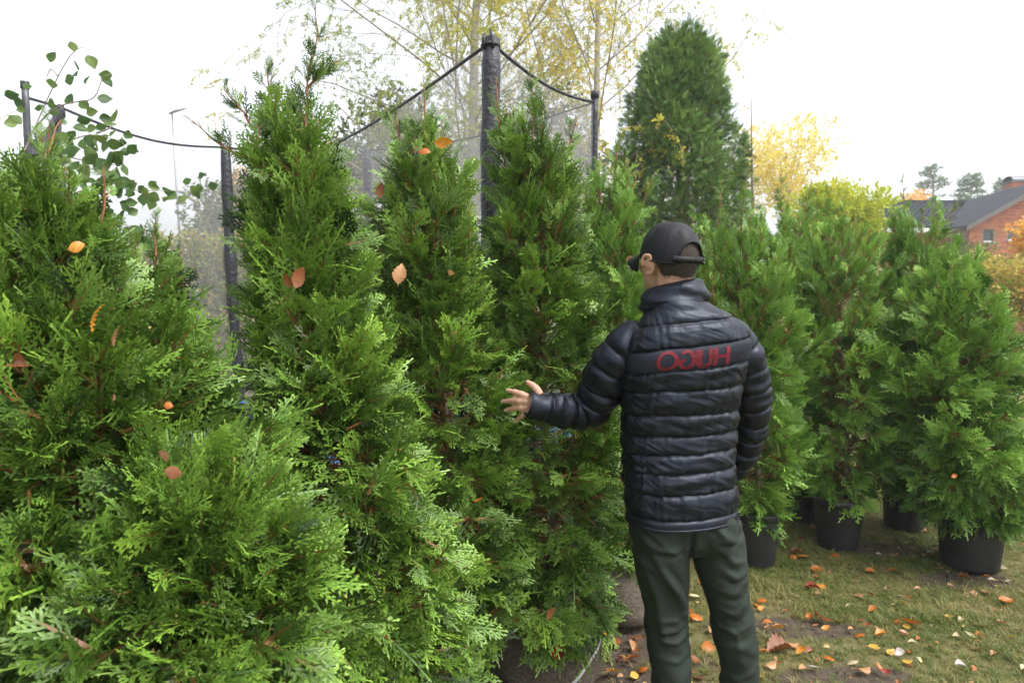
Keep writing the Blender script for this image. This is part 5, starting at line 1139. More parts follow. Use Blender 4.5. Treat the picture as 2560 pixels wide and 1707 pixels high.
# ---- column conifer
cx = W(1703, 300, 9.2)
root = empty('column_conifer', (cx[0], 9.2, ground_z(cx[0], 9.2)), 'tall dense dark green column conifer rising behind the man', 'tree')
rows_c = [(52,1670,1735),(80,1640,1765),(105,1622,1778),(150,1615,1785),(250,1580,1815),(330,1558,1835),(400,1548,1862),(480,1545,1868),(560,1552,1860),(640,1560,1850),(740,1580,1830)]
z_, xc_, R_ = rows_to_profile(rows_c, 9.2); R_ = R_ * .93 - .02; z_ = z_ - np.linspace(0, .28, len(z_)); rs = np.random.default_rng(77); P, D, NN, TT = [], [], [], []
for i in range(560):
    f = rs.random() ** 0.85; zz_ = z_[0] + (z_[-1] - z_[0]) * f; az = rs.uniform(0, 6.283); r = np.interp(zz_, z_, R_) * rs.uniform(0.70, 1.04) * (1 + 0.07 * math.sin(5 * az + 3 * zz_))
    od = np.array([math.cos(az), math.sin(az), 0]); c = np.array([np.interp(zz_, z_, xc_), 9.2, zz_]) + od * r; lr = rs.uniform(.09, .21); k = 30; q = unit(rs.normal(0, 1, (k, 3)) + od * 0.7 + [0, 0, .35])
    P.append(c + q * lr * np.array([1, 1, 1.35]) * rs.uniform(.5, 1, (k, 1))); D.append(q * .9 + [0, 0, .35] + od * .3 + rs.normal(0, .35, (k, 3))); NN.append(rs.normal(0, 1, (k, 3))); TT.append(np.full(k, rs.normal(.5, .26)) + rs.normal(0, .12, k))
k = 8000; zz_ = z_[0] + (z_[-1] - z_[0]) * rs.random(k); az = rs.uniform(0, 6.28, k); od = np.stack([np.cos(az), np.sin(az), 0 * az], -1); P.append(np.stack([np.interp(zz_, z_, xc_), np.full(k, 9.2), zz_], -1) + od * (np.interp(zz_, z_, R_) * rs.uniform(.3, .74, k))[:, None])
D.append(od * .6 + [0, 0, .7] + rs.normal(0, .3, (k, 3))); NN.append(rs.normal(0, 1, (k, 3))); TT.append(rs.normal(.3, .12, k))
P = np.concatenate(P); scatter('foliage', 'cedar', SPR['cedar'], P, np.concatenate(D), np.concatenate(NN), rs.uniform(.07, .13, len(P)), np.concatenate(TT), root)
mb = MB(); mb.tube([(cx[0], 9.2, ground_z(cx[0], 9.2) - .1), (xc_[3], 9.2, 3.0), (xc_[-1], 9.2, z_[-1] - .1)], [.13, .09, .02], 10); mb.build('trunk', M['bark_grey'], root)

# ---- trees and shrubs beyond
c = W(1965, 415, 26); broad('maple_tree', 'round golden yellow tree far behind the potted thujas', 'tree', c, (1.75, 1.6, 1.75), 'gold_leaf', 1700, 0.26, 31, tint=(.22, .2), fill=.9, lumps=34, tr=.13)
c = W(2090, 555, 16); broad('lime_shrub', 'bright lime yellow shrub glowing behind the potted thujas', 'shrub', c, (1.05, .9, 0.85), 'lime_leaf', 3400, 0.20, 32, tint=(.6, .2), fill=.7, lumps=24)
c = W(2480, 720, 11.5); broad('yellow_shrub', 'low yellow and green shrub on the bank below the brick house', 'shrub', (c[0], 11.5, c[2]), (1.15, .9, .50), 'yellow_shrub', 5200, 0.125, 33, tint=(.5, .25), trunk=False, lumps=40)
c = W(2590, 600, 13.5); broad('orange_shrub', 'orange leaved shrub at the right edge in front of the house window', 'shrub', c, (.30, .5, .45), 'gold_leaf', 900, 0.13, 34, tint=(.8, .2), lumps=18)
c = W(2390, 690, 15); broad('green_shrub', 'pale green shrub half hidden behind the rightmost potted thujas', 'shrub', c, (.8, .8, .7), 'grey_green_leaf', 1700, 0.16, 35, tint=(.7, .25), lumps=20, trunk=False)
c = W(620, 720, 11.0); broad('garden_hedge', 'yellowing hedge seen through the net on the left', 'hedge', (c[0] - .4, 11.6, 1.15), (4.3, .8, 1.35), 'hedge_leaf', 15000, 0.19, 36, tint=(.62, .22), trunk=False, lumps=120, fill=.8)
c = W(985, 470, 19); broad('deciduous_tree', 'grey green tree behind the net, left of the birches', 'tree', c, (2.2, 2, 2.6), 'grey_green_leaf', 3600, 0.28, 37, tint=(.45, .25), lumps=36, fill=.8, tr=.15)
c = W(600, 560, 24); broad('deciduous_tree', 'faint greenish tree right of the lamp post, beyond the hedge', 'tree', c, (1.7, 1.6, 1.9), 'grey_green_leaf', 1900, 0.30, 38, tint=(.7, .25), lumps=30, fill=.85, tr=.15)
c = W(640, 500, 30); broad('orange_tree', 'small orange autumn tree far behind the lone padded pole', 'tree', c, (1.2, 1.2, 1.4), 'gold_leaf', 900, 0.34, 39, tint=(.7, .2), lumps=20, tr=.12)
c = W(1330, 420, 17); broad('deciduous_tree', 'dark green tree behind the net, right of the near padded pole', 'tree', c, (1.7, 1.6, 2.3), 'grey_green_leaf', 2900, 0.26, 40, tint=(.35, .25), lumps=30, fill=.8, tr=.14)
c = W(2440, 880, 10.5)
def undergrowth(nm, key, n, xr, yr, size, seed, zr_=(0.0, 0.35)):
    rs = np.random.default_rng(seed); x = rs.uniform(*xr, n); y = rs.uniform(*yr, n); P = np.stack([x, y, ground_z(x, y) + rs.uniform(*zr_, n)], -1); D = rs.normal(0, .5, (n, 3)) + [0, 0, 1.0]
    o = None
    if (key, 7, .42) not in CL: CL[(key, 7, .42)] = clumps(key)
    scatter(nm, 'c' + key + '70.42', CL[(key, 7, .42)], P, D, rs.normal(0, 1, (n, 3)), size * rs.uniform(.5, 1.4, n), rs.normal(.5, .25, n))
undergrowth('undergrowth', 'rust_leaf', 5200, (5.0, 13.0), (10.5, 16.0), .16, 61)
# pines on the skyline
def pine(label, px, ytop, ybase, Y, wpx, seed):
    top = W(px, ytop, Y); x = top[0]; gz = float(ground_z(x, Y)); root = empty('pine_tree', (x, Y, gz), label, 'tree', 'pines on the skyline behind the brick house'); rs = np.random.default_rng(seed); mb = MB(); bw = MB()
    mb.tube([(x, Y, gz - .2), (x + .1, Y, (gz + top[2]) / 2), (x, Y, top[2])], [.22, .15, .03], 8); mb.build('trunk', M['bark_grey'], root); P, D = [], []; Hc = top[2] - W(px, ybase, Y)[2]; Rm = wpx / 2 * Y / FPX
    for i in range(46):
        f = rs.random(); zz_ = top[2] - Hc * f; az = rs.uniform(0, 6.28); L = Rm * (0.25 + 0.9 * f ** .6) * rs.uniform(.5, 1.05); d = np.array([math.cos(az), math.sin(az), rs.uniform(-.05, .3)]); p0 = np.array([x, Y, zz_]); e = p0 + d * L; bw.tube([p0, (p0 + e) / 2, e], [.04, .03, .01], 4, cap=False)
        for u in np.linspace(.45, 1, 9): P.append(p0 + d * L * u + rs.normal(0, .09, 3) * [1, 1, .5]); D.append(d + rs.normal(0, .5, 3) + [0, 0, .3])
    bw.build('branches', M['bark_grey'], root, kind='stuff'); canopy('pine', 'pine_needle', np.array(P), np.array(D), .42, rs.random(len(P)), root, 12, .32)
pine('layered pine standing alone above the roof ridge', 2335, 415, 510, 62, 90, 71)
pine('denser pine right of the layered one above the roof', 2428, 440, 515, 55, 75, 72)
pine('small blurred pine just left of the chimney', 2508, 450, 505, 70, 60, 73)
c = W(2288, 508, 60); broad('orange_tree', 'tiny orange tree top showing over the roof ridge', 'tree', c, (1.1, 1, .9), 'gold_leaf', 350, .45, 74, tint=(.8, .2), lumps=12)
# slim bare trunk
mb = MB(); q_ = [W(1878, 250, 14), W(1880, 420, 14), W(1883, 640, 14)]; q_.append(np.array([q_[2][0], 14, float(ground_z(q_[2][0], 14)) - .1])); mb.tube(q_, [.008, .022, .030, .035], 8); root = empty('sapling', (q_[3][0], 14, 0), 'slim bare grey sapling between the column conifer and the golden tree', 'tree'); mb.build('trunk', M['bark_grey'], root)
# street lamp far away on the left
lp = W(430, 285, 30); gz = float(ground_z(lp[0], 30)); root = empty('street_lamp', (lp[0] + .15, 30, gz), 'tall thin street lamp faint against the white sky on the left', 'street lamp')
mb = MB(); mb.tube([(lp[0] + .3, 30, gz - .1), (lp[0] + .12, 30, (gz + lp[2]) / 2), (lp[0], 30, lp[2])], [.07, .05, .035], 10); mb.build('post', M['steel'], root)
mb = MB(); mb.tube([lp + [-.14, 0, -.0], lp + [.1, 0, .10], lp + [.62, 0, .24]], [.05, .11, .05], 10, fl=.45); mb.build('lamp_head', M['steel'], root)

# ================================================================== BRICK HOUSE
HYd = 32.0
def hw(px, py, dy=0.0): return W(px, py, HYd + dy)
hg = float(ground_z(22, HYd)); corner = hw(2424, 560); root_h = empty('brick_house', (corner[0], HYd, hg), 'single-storey red brick house with dark tiled roof at the right edge', 'house')
m, t, out = newmat('red brick'); rnd = t.nodes.new('ShaderNodeNewGeometry'); 
c = ramp(t, rnd.outputs['Random Per Island'], [(0.0, (0.36, 0.115, 0.060)), (0.5, (0.46, 0.155, 0.080)), (1.0, (0.55, 0.21, 0.11))]); p = pbsdf(t, c, .9, .2); t.links.new(p.outputs[0], out.inputs['Surface']); M['brick'] = m
M['mortar'] = simple('mortar', (.30, .20, .16), .95, .2); M['roof'] = simple('dark roof tiles', (.035, .040, .050), .85, .15, 3, .2); M['fascia'] = simple('grey painted boards', (.13, .11, .10), .7); M['white'] = simple('white painted metal', (.75, .76, .78), .4); M['wood'] = simple('brown window frame', (.16, .10, .055), .6); M['sheet'] = simple('dark sheet metal', (.085, .09, .105), .35, .5, metal=.3)
wx0, wx1 = corner[0], corner[0] + 6.2; zw0 = hg - .3
rk0 = hw(2418, 562); rk1 = hw(2560, 484); slope = (rk1[2] - rk0[2]) / (rk1[0] - rk0[0])
def rake(x): xm = wx0 + 3.3; return rk0[2] - .12 + slope * (min(x, 2 * xm - x) - rk0[0])
wins = [(hw(2457, 606.6), hw(2485, 573)), (hw(2518, 603), hw(2552, 570))]
bl, bh, jt = .25, .062, .012; mb = MB(); zc = zw0; row = 0
while zc < rake(wx0 + 3.3):
    x = wx0 - (0.13 if row % 2 else 0)
    while x < wx1:
        a, b_ = max(x, wx0), min(x + bl - jt, wx1)
        ok = b_ - a > .03 and zc + bh < rake((a + b_) / 2) 
        for w0, w1 in wins:
            if b_ > w0[0] - .0 and a < w1[0] + .0 and zc + bh > w0[2] and zc < w1[2]: ok = False
        if ok: mb.box((a, HYd - .02, zc), (b_, HYd + .03, zc + bh))
        x += bl
    zc += bh + jt; row += 1
mb.build('bricks', M['brick'], root_h, smooth=False, kind='stuff')
mb = MB(); xm = wx0 + 3.3
def panel(x0, x1, z0_, z1_): mb.box((x0, HYd, z0_), (x1, HYd + .12, z1_))
zt = wins[0][1][2]; zbm = wins[0][0][2]
panel(wx0, wx1, zw0, zbm); panel(wx0, wins[0][0][0], zbm, zt); panel(wins[0][1][0], wins[1][0][0], zbm, zt); panel(wins[1][1][0], wx1, zbm, zt)
mb.add([(wx0, HYd, zt), (wx1, HYd, zt), (wx1, HYd, rake(wx1)), (xm, HYd, rake(xm)), (wx0, HYd, rake(wx0))], [(0, 1, 2, 3, 4)]); mb.box((wx0, HYd + .13, zw0), (wx0 + .1, HYd + 7, rake(wx0) - .05)); mb.build('wall', M['mortar'], root_h, smooth=False)
glass = simple('dark window glass', (.03, .04, .045), .08, .6)
for i, (w0, w1) in enumerate(wins):
    f = MB(); x0, x1, z0_, z1_ = w0[0], w1[0], w0[2], w1[2]
    for lo, hi in (((x0, z0_), (x0 + .05, z1_)), ((x1 - .05, z0_), (x1, z1_)), ((x0 + .05, z0_ + .04), (x1 - .05, z0_ + .10)), ((x0 + .05, z1_ - .05), (x1 - .05, z1_))): f.box((lo[0], HYd + .03, lo[1]), (hi[0], HYd + .10, hi[1]))
    wo = f.build('window', M['wood'], root_h, smooth=False)
    g = MB(); g.box((x0 + .05, HYd + .07, z0_ + .10), (x1 - .05, HYd + .08, z1_ - .05)); sub(g.build('pane', glass, smooth=False), wo)
    g = MB(); g.box((x0 + .06, HYd + .02, z0_ + .045), (x1 - .06, HYd + .028, z0_ + .095)); sub(g.build('white_bar', M['white'], smooth=False), wo)
    g = MB(); g.box((x0 - .02, HYd - .07, z0_ - .06), (x1 + .02, HYd + .02, z0_ - .003)); sub(g.build('sill', M['sheet'], smooth=False), wo)
def tiled(p00, p10, p01, nx_, ny_, nm):
    """a roof plane of pantiles: waves along the eave, steps up the slope"""
    p00, p10, p01 = map(np.array, (p00, p10, p01)); ex, ey = p10 - p00, p01 - p00; n_ = unit(np.cross(ex, ey)); n_ = n_ if n_[2] > 0 else -n_; mb = MB(); kx = nx_ * 4
    for j in range(ny_):
        V = [p00 + ex * i / kx + ey * (j + d_) / ny_ + n_ * (.035 * math.cos(i * math.pi / 2) + (.05 if d_ == 0 else 0.0)) for d_ in (0, 1.02) for i in range(kx + 1)] + [p00 + ex * i / kx + ey * j / ny_ + n_ * (.035 * math.cos(i * math.pi / 2)) for i in range(kx + 1)]
        k = kx + 1; mb.add(V, [(i, i+1, k+i+1, k+i) for i in range(kx)] + [(2*k+i, 2*k+i+1, i+1, i) for i in range(kx)])
    return mb.build(nm, M['roof'], root_h, smooth=True, kind='stuff')
ev0, ev1 = hw(2190, 566, 1.0), hw(2430, 567, 1.0); rd0, rd1 = hw(2190, 517, 4.6), hw(2498, 506, 4.6)
ev0[2] = ev1[2]; rd0[2] = rd1[2]; zrd = rd1[2]
tiled((ev0[0] - .8, ev0[1], ev0[2]), (ev1[0] + 1.2, ev1[1], ev1[2]), (ev0[0] - .8, rd1[1], zrd), 24, 12, 'roof_tiles')
mb = MB(); mb.box((ev0[0] - .8, rd1[1] - .12, zrd - .02), (rd1[0] + 2, rd1[1] + .12, zrd + .10)); mb.build('ridge', M['roof'], root_h, smooth=False)
mb = MB(); mb.add([(ev0[0] - .8, rd1[1], zrd), (rd1[0] + 3, rd1[1], zrd), (rd1[0] + 3, rd1[1] + 4, ev0[2]), (ev0[0] - .8, rd1[1] + 4, ev0[2])], [(0, 1, 2, 3)]); mb.build('back_roof', M['roof'], root_h, smooth=False)
# cross gable roof
of = .45; mb = MB(); ze = rake(wx0 - .35) + .10; zp_ = rake(xm) + .10 + .02
for sgn in (0, 1):
    xe = wx0 - .35 if sgn == 0 else 2 * xm - wx0 + .35
    fz = (zrd - ze) / (zp_ - ze); xv = xe + (xm - xe) * min(1, fz); a = np.array([(xe, HYd - of, ze), (xm, HYd - of, zp_), (xm, HYd + 1.6, zp_), (xv, HYd + 4.6, min(zrd, zp_)), (xe, HYd + .95, ze)]); mb.add(np.concatenate([a, a + [0, 0, .10]]), [(0, 1, 2, 3, 4), (5, 9, 8, 7, 6), (0, 5, 6, 1), (0, 4, 9, 5), (4, 3, 8, 9)])
mb.build('gable_roof', M['roof'], root_h, smooth=False)
mb = MB()
for sgn in (0, 1):
    xe = wx0 - .42 if sgn == 0 else 2 * xm - wx0 + .42
    a = np.array([(xe, HYd - of - .03, ze - .16), (xm, HYd - of - .03, zp_ - .14), (xm, HYd - of - .03, zp_ + .08), (xe, HYd - of - .03, ze + .06)]); mb.add(np.concatenate([a, a + [0, .028, 0]]), [(0, 1, 2, 3), (4, 7, 6, 5), (0, 4, 5, 1), (3, 2, 6, 7)])
mb.build('barge_board', M['fascia'], root_h, smooth=False)
mb = MB(); mb.box((ev0[0] - .8, HYd + .88, ev1[2] - .28), (wx0 - .36, HYd + .98, ev1[2] - .06)); mb.build('gutter', M['white'], root_h, smooth=False)
mb = MB(); mb.box((ev0[0] - .8, HYd + 1.6, zw0), (wx0 - .01, HYd + 1.75, ev1[2] - .1)); mb.build('side_wall', M['brick'], root_h, smooth=False)
for xa, xb, yy in ((2195, 2250, 548), (2370, 2425, 541)):   # snow guard on the roof
    a, b_ = hw(xa, yy, 2.0), hw(xb, yy, 2.0); mb = MB(); mb.tube([a, b_], .02, 6); mb.tube([a + [0, 0, .12], b_ + [0, 0, .12]], .02, 6)
    for x in np.linspace(a[0], b_[0], 9): mb.tube([(x, a[1], a[2] - .1), (x, a[1], a[2] + .14)], .014, 5)
    mb.build('snow_guard', M['sheet'], root_h)
ch0, ch1 = hw(2529, 492, 2.5), hw(2572, 455, 2.5); mb = MB(); zc = ch0[2] - .5; row = 0
while zc < ch1[2]:
    for (fx, fy) in ((0, 0),):
        x = ch0[0] - (.12 if row % 2 else 0)
        while x < ch1[0]:
            a, b_ = max(x, ch0[0]), min(x + bl - jt, ch1[0])
            if b_ - a > .03: mb.box((a, ch0[1], zc), (b_, ch0[1] + .3, zc + bh))
            x += bl
    zc += bh + jt; row += 1
cho = mb.build('chimney', M['brick'], root_h, smooth=False)
mb = MB(); mb.box((ch0[0] + .02, ch0[1] + .02, ch0[2] - .5), (ch1[0] - .02, ch0[1] + .8, ch1[2])); sub(mb.build('core', M['mortar'], smooth=False), cho)
mb = MB(); mb.box((ch0[0] - .06, ch0[1] - .06, ch1[2] + .01), (ch1[0] + .06, ch0[1] + .86, ch1[2] + .07)); a = np.linspace(0, math.pi, 12); pr = np.stack([0 * a, .4 + .36 * np.cos(a), .26 * np.sin(a)], -1) + [0, ch0[1], ch1[2] + .08]
v_ = np.concatenate([pr + [ch0[0] + .05, 0, 0], pr + [ch1[0] - .02, 0, 0]]); mb.add(v_, [(i, i+1, 13+i, 12+i) for i in range(11)]); sub(mb.build('chimney_cap', M['sheet'], smooth=False), cho)

# ================================================================== BROADLEAVED TREE ON THE LEFT, every leaf a part
m, t, out = newmat('round green leaf'); oi = t.nodes.new('ShaderNodeObjectInfo')
c = ramp(t, oi.outputs['Random'], [(0, (.06, .12, .035)), (.6, (.11, .20, .05)), (1, (.20, .27, .07))]); leafshade(t, out, c, .5, .4, .4); M['round_leaf'] = m  # greens lightened, the washed-out glare of the bright sky painted into the colour
LY = 3.35; rl_root = empty('broadleaf_tree', (W(-260, 900, LY)[0], LY, 0), 'leafy branches with round green leaves reaching in from the left edge', 'tree')
k574 = .574; rs = np.random.default_rng(91)
leafpos = [(310,180),(380,240),(220,275),(320,265),(200,355),(280,355),(370,370),(320,325),(440,340),(490,330),(420,425),(345,440),(285,425),(215,430),(150,475),(210,480),(375,495),(335,530),(430,520),(420,565),(480,575),(315,555),(495,535),(420,605),(370,605),(300,595),(580,630),(570,665),(500,690),(535,715),(460,695),(425,735),(500,750),(285,650),(330,640),(300,725),
 (585,785),(620,820),(680,790),(665,860),(620,870),(705,820),(730,870),(760,830),(795,795),(785,850),(830,840),(865,780),(880,830),(905,810),(540,850),(520,880),(545,890),(370,790),(455,800),(420,930),(530,970),(560,1000),(590,1010),(640,1050),(685,1060),(575,1060),(20,420),(60,440),(95,370),(40,500),(15,540),(70,480)]
branches = [[(-160,1000),(60,760),(150,560),(250,330),(330,200),(390,215)],[(150,560),(230,470),(330,440),(420,440),(440,335),(490,320)],[(60,760),(200,660),(330,600),(420,580),(580,640)],[(-160,1000),(180,900),(350,830),(460,800),(560,830),(700,830),(900,835)],[(180,900),(330,900),(420,930),(530,960),(620,1040),(690,1065)],[(200,660),(330,690),(430,720),(540,715)],[(-200,700),(-60,560),(40,490),(110,470)],[(250,330),(220,290),(200,350)],[(420,580),(480,560),(500,535)]]
mbT, mbB = MB(), MB(); tb0 = W(-260, 900, LY); mbT.tube([(tb0[0], LY, -.05), (tb0[0] + .05, LY, 1.0), W(-160 * k574, 1000 * k574, LY)], [.05, .04, .018], 8); mbT.build('trunk', M['bark_grey'], rl_root)
for q in branches:
    pts = np.array([W(x * k574, y * k574, LY + .25 * math.sin(x * .01)) for x, y in q]); n_ = len(pts) * 5; u = np.linspace(0, len(pts) - 1, n_); P = np.stack([np.interp(u, np.arange(len(pts)), pts[:, c]) for c in range(3)], -1); P[1:-1] = sum(P[np.clip(np.arange(1, n_ - 1) + k_, 0, n_ - 1)] for k_ in (-3, -2, -1, 0, 1, 2, 3)) / 7; mbB.tube(P, np.linspace(.0045, .0012, n_), 5)
mbB.build('branches', M['twig'], rl_root)
for q in branches[2:6]:
    for _ in range(24): i = rs.integers(0, len(q) - 1); u = rs.random(); leafpos.append((q[i][0] * (1-u) + q[i+1][0] * u + rs.normal(0, 26), q[i][1] * (1-u) + q[i+1][1] * u + rs.normal(0, 26)))
for _ in range(34): leafpos.append((rs.uniform(300, 560), rs.uniform(740, 1000)))
RL = [leaf_mesh(200 + s, M['round_leaf'], Wd=.80, nseg=7, curl=.35, cup=.3, stem=.3) for s in range(5)]
for i, (x, y) in enumerate(leafpos):
    o = bpy.data.objects.new('leaf', RL[i % 5]); COL.objects.link(o); o.parent = rl_root; Yd = LY + .25 * math.sin(x * .01) + rs.normal(0, .04)
    o.location = Vector(W(x * k574, y * k574, Yd)) - rl_root.location; s = rs.uniform(.048, .075); o.scale = (s, s, s); o.rotation_euler = (math.pi / 2 + rs.normal(0, .55), rs.normal(0.3, .8), rs.uniform(0, 6.28) if i % 3 == 0 else rs.normal(0, .5))

# ================================================================== FALLEN LEAVES, each a thing of its own
LC = {'orange': (.46, .14, .018), 'brown': (.24, .085, .030), 'tan': (.50, .26, .12), 'red': (.26, .035, .018), 'yellow': (.58, .36, .055), 'pink-brown': (.44, .22, .12), 'cream': (.62, .52, .30), 'pale': (.52, .45, .42), 'golden': (.62, .26, .03)}
LM, LP = {}, {}
for nm, col in LC.items():
    m, t, out = newmat(nm + ' fallen leaf'); v = objco(t); oi = t.nodes.new('ShaderNodeObjectInfo')
    w_ = t.nodes.new('ShaderNodeTexWave'); w_.inputs['Scale'].default_value = 3.2; w_.inputs['Distortion'].default_value = 1.5; t.links.new(v, w_.inputs['Vector'])
    c = mixc(t, math_(t, 'MULTIPLY', w_.outputs['Fac'], .28), col, tuple(x * .45 for x in col)); c = mixc(t, ramp(t, noise(t, 5, 4, .7, v), [(.52, (0, 0, 0)), (.72, (.75,) * 3)]), c, tuple(x * .35 for x in col)); c = mixc(t, math_(t, 'MULTIPLY', oi.outputs['Random'], .35), c, tuple(min(1, x * 1.5) for x in col))
    leafshade(t, out, c, .22, .38, .45); LM[nm] = m; LP[nm] = [leaf_mesh(300 + s + len(LP) * 7, m, Wd=.56 + .05 * s, nseg=14, curl=1.1, cup=.8, serr=.075, stem=.16) for s in range(4)]
def fallen(col, loc, size, rot, label, group, cat='leaf', variant=None):
    o = bpy.data.objects.new('fallen_leaf', LP[col][variant if variant is not None else random.randrange(4)]); COL.objects.link(o); o.location = tuple(loc); o.rotation_euler = rot; o.scale = (size,) * 3; tag(o, label, cat, group); return o
CAUGHT = 'autumn leaves caught in the thujas'
rs = np.random.default_rng(17)
def caught(px, py, Y, col, Lpx, ang, label, wid=1.0, tilt=0.0):
    c = W(px, py, Y); L = .88 * Lpx * Y / FPX; o = bpy.data.objects.new('fallen_leaf', LP[col][int(px) % 4]); COL.objects.link(o)
    Rm = Matrix.Rotation(rs.normal(0, .45), 4, 'Z') @ Matrix.Rotation(math.radians(-ang), 4, 'Y') @ Matrix.Rotation(math.pi / 2 + rs.normal(-.15, .5), 4, 'X'); o.matrix_world = Matrix.Translation(Vector(c)) @ Rm @ Matrix.Diagonal((L, L * wid, L, 1)) @ Matrix.Translation((-.5, 0, 0)); tag(o, label, 'leaf', CAUGHT)
for a in CAUGHT_LEAVES: caught(*a)
# on the ground: the ones that can be told apart
LAWN = 'fallen leaves lying on the lawn'
S5 = 710 / 2196
big = [(540,700,120,'orange','orange leaf on the grass in front of the pot nearest the man'),(620,758,100,'tan','tan leaf just below the orange one near the second pot'),(775,600,90,'orange','orange leaf at the left foot of the middle pot'),(965,710,110,'orange','orange leaf left of the bare soil behind the middle of the lawn'),(1225,720,100,'orange','flat orange leaf on the bare soil between the two right pots'),(1500,690,90,'pink-brown','dull pink-brown curled leaf on the soil left of the rightmost pot'),
 (1690,757,95,'brown','dark brown leaf at the foot of the rightmost pot'),(1950,765,80,'orange','small orange leaf under the right side of the rightmost pot'),(2070,700,90,'cream','cream leaf right of the rightmost pot'),(495,845,130,'red','deep red leaf left on the grass below the pots'),(580,898,55,'tan','tiny tan leaf below the deep red one'),(195,952,100,'orange','orange leaf beside the man, level with his knee'),(105,985,90,'orange','orange leaf touching the outline of his right knee'),(130,1025,60,'golden','golden round leaf right of his knee'),
 (1605,825,60,'tan','tan upright curled leaf below the rightmost pot'),(1405,852,65,'tan','small tan leaf left of the upright curled one'),(960,895,90,'pink-brown','pink-brown leaf with a dark edge mid-lawn'),(1215,908,90,'cream','cream and orange leaf in the middle of the lawn'),(1310,978,85,'yellow','thin yellow leaf in the middle of the lawn'),(1335,938,50,'orange','small orange leaf above the thin yellow one'),(1060,1000,110,'orange','long orange leaf left of the thin yellow one'),(1410,1045,65,'orange','rounded orange leaf in mid-lawn'),(1575,1075,70,'yellow','bright yellow leaf standing out in the right half of the lawn'),
 (1775,885,75,'pink-brown','faded pink-brown leaf below the rightmost pot'),(1945,888,85,'pink-brown','pale pink leaf near the right edge below the pots'),(2115,962,150,'orange','large orange-brown leaf at the right edge of the picture'),(1685,1118,65,'cream','cream leaf right of the bright yellow one'),(1735,1200,130,'cream','large cream-yellow folded leaf in the right part of the lawn'),(1810,1268,85,'golden','golden leaf just under the large folded cream one'),(1920,1160,130,'brown','brown ragged leaf right of the folded cream one'),(2070,1140,90,'pink-brown','pinkish leaf near the right edge, mid-height of the lawn'),
 (700,1105,165,'red','large dark red leaf in the left part of the lawn'),(795,1098,70,'yellow','pale yellow-green leaf tucked beside the large dark red one'),(500,1085,80,'orange','orange oval leaf left of the large dark red one'),(345,1180,105,'golden','crumpled golden orange leaf right of the man\'s shin'),(185,1178,105,'tan','smooth tan-orange leaf right beside the man\'s shin'),(170,1125,85,'orange','orange leaf just above the smooth tan one'),(625,1170,75,'golden','ragged golden leaf below the large dark red one'),(945,1127,50,'brown','small brown leaf in mid-lawn'),(1260,1108,85,'orange','orange leaf left of the widest ragged orange one'),(1255,1140,80,'yellow','yellow leaf just beneath another orange leaf'),
 (1410,1145,175,'orange','widest ragged orange leaf in the middle of the lawn'),(1120,1175,75,'tan','tan oval leaf, tilted, mid-lawn'),(960,1205,105,'orange','left one of two touching orange leaves'),(1045,1218,110,'golden','right one of two touching orange leaves'),(1310,1225,90,'pink-brown','pink-brown leaf below the widest ragged one'),(1370,1280,70,'cream','cream leaf under the pink-brown one'),(990,1307,65,'yellow','small yellow leaf in the lower middle of the lawn'),(1525,1325,90,'tan','peach-coloured leaf in the lower right of the lawn'),(1980,1367,70,'tan','tan leaf near the lower right corner'),
 (395,1335,230,'brown','long veined red-brown leaf on the bare soil, lower left of the lawn'),(450,1300,125,'tan','tan leaf lying behind the long red-brown one'),(435,1378,100,'golden','golden leaf tucked below the long red-brown one'),(635,1395,110,'orange','orange leaf right of the pile on the soil'),(570,1350,90,'brown','dark curled leaf at the right end of the pile'),(215,1358,70,'orange','orange leaf right of his lower leg'),(915,1422,115,'cream','round cream-white leaf at the bottom of the picture'),(1000,1480,130,'tan','peach leaf with scalloped edge at the bottom, below the round cream one'),(1085,1507,60,'red','dark red scrap right of the scalloped leaf'),
 (1195,1375,100,'pale','grey-pink leaf near the bottom centre of the lawn'),(1250,1425,90,'yellow','yellow leaf touching the grey-pink one'),(1660,1465,65,'pale','dull mauve leaf in the lower right'),(205,1485,110,'tan','tan leaf at the bottom right beside the trousers'),(615,1485,100,'pale','greyish leaf on the soil at the bottom'),(455,1498,80,'tan','tan scrap at the bottom, left of the greyish leaf'),(180,1560,70,'yellow','yellow-orange leaf cut off by the bottom edge'),(2170,1510,90,'cream','cream leaf in the lower right corner'),(1100,597,60,'pale','white leaf on the soil right of the middle pot'),(1210,595,60,'yellow','dull yellow leaf on the soil right of the middle pot'),
 (1485,575,55,'pale','white leaf behind the soil patch near the rightmost pot'),(1530,583,65,'orange','orange leaf beside a white one near the rightmost pot'),(1480,540,50,'orange','orange leaf behind, between the two right pots'),(390,575,100,'brown','brown leaf between the first two pots'),(440,600,70,'orange','orange leaf close to the brown one between the first two pots'),(535,608,100,'golden','golden leaf left of the middle pot'),(2040,442,70,'red','dark red leaf right of the rightmost pot'),(2165,235,70,'orange','bright orange leaf at the right edge behind the pots'),(2140,267,75,'pale','white leaf at the right edge behind the pots'),(495,470,60,'red','red leaf behind the first pot'),(290,497,60,'pale','white leaf at the right side of the first pot'),
 (535,395,80,'tan','tan leaf against the hidden back pot'),(675,415,80,'brown','brown leaf leaning on the middle pot'),(1145,337,60,'pale','white leaf between the middle pot and the one behind')]
for x, y, L, col, lab in big:
    g = G(1850 + x * S5, 1200 + y * S5); sz = max(.045, L * S5 * g[1] / FPX * .95); z0_ = float(ground_z(g[0], g[1])) + .016 + sz * .06
    fallen(col, (g[0] - sz * .5 * 0, g[1], z0_), sz, (rs.normal(.22, .22), rs.normal(0, .16), rs.uniform(-.5, .5) + (math.pi if rs.random() < .5 else 0)), lab, LAWN)
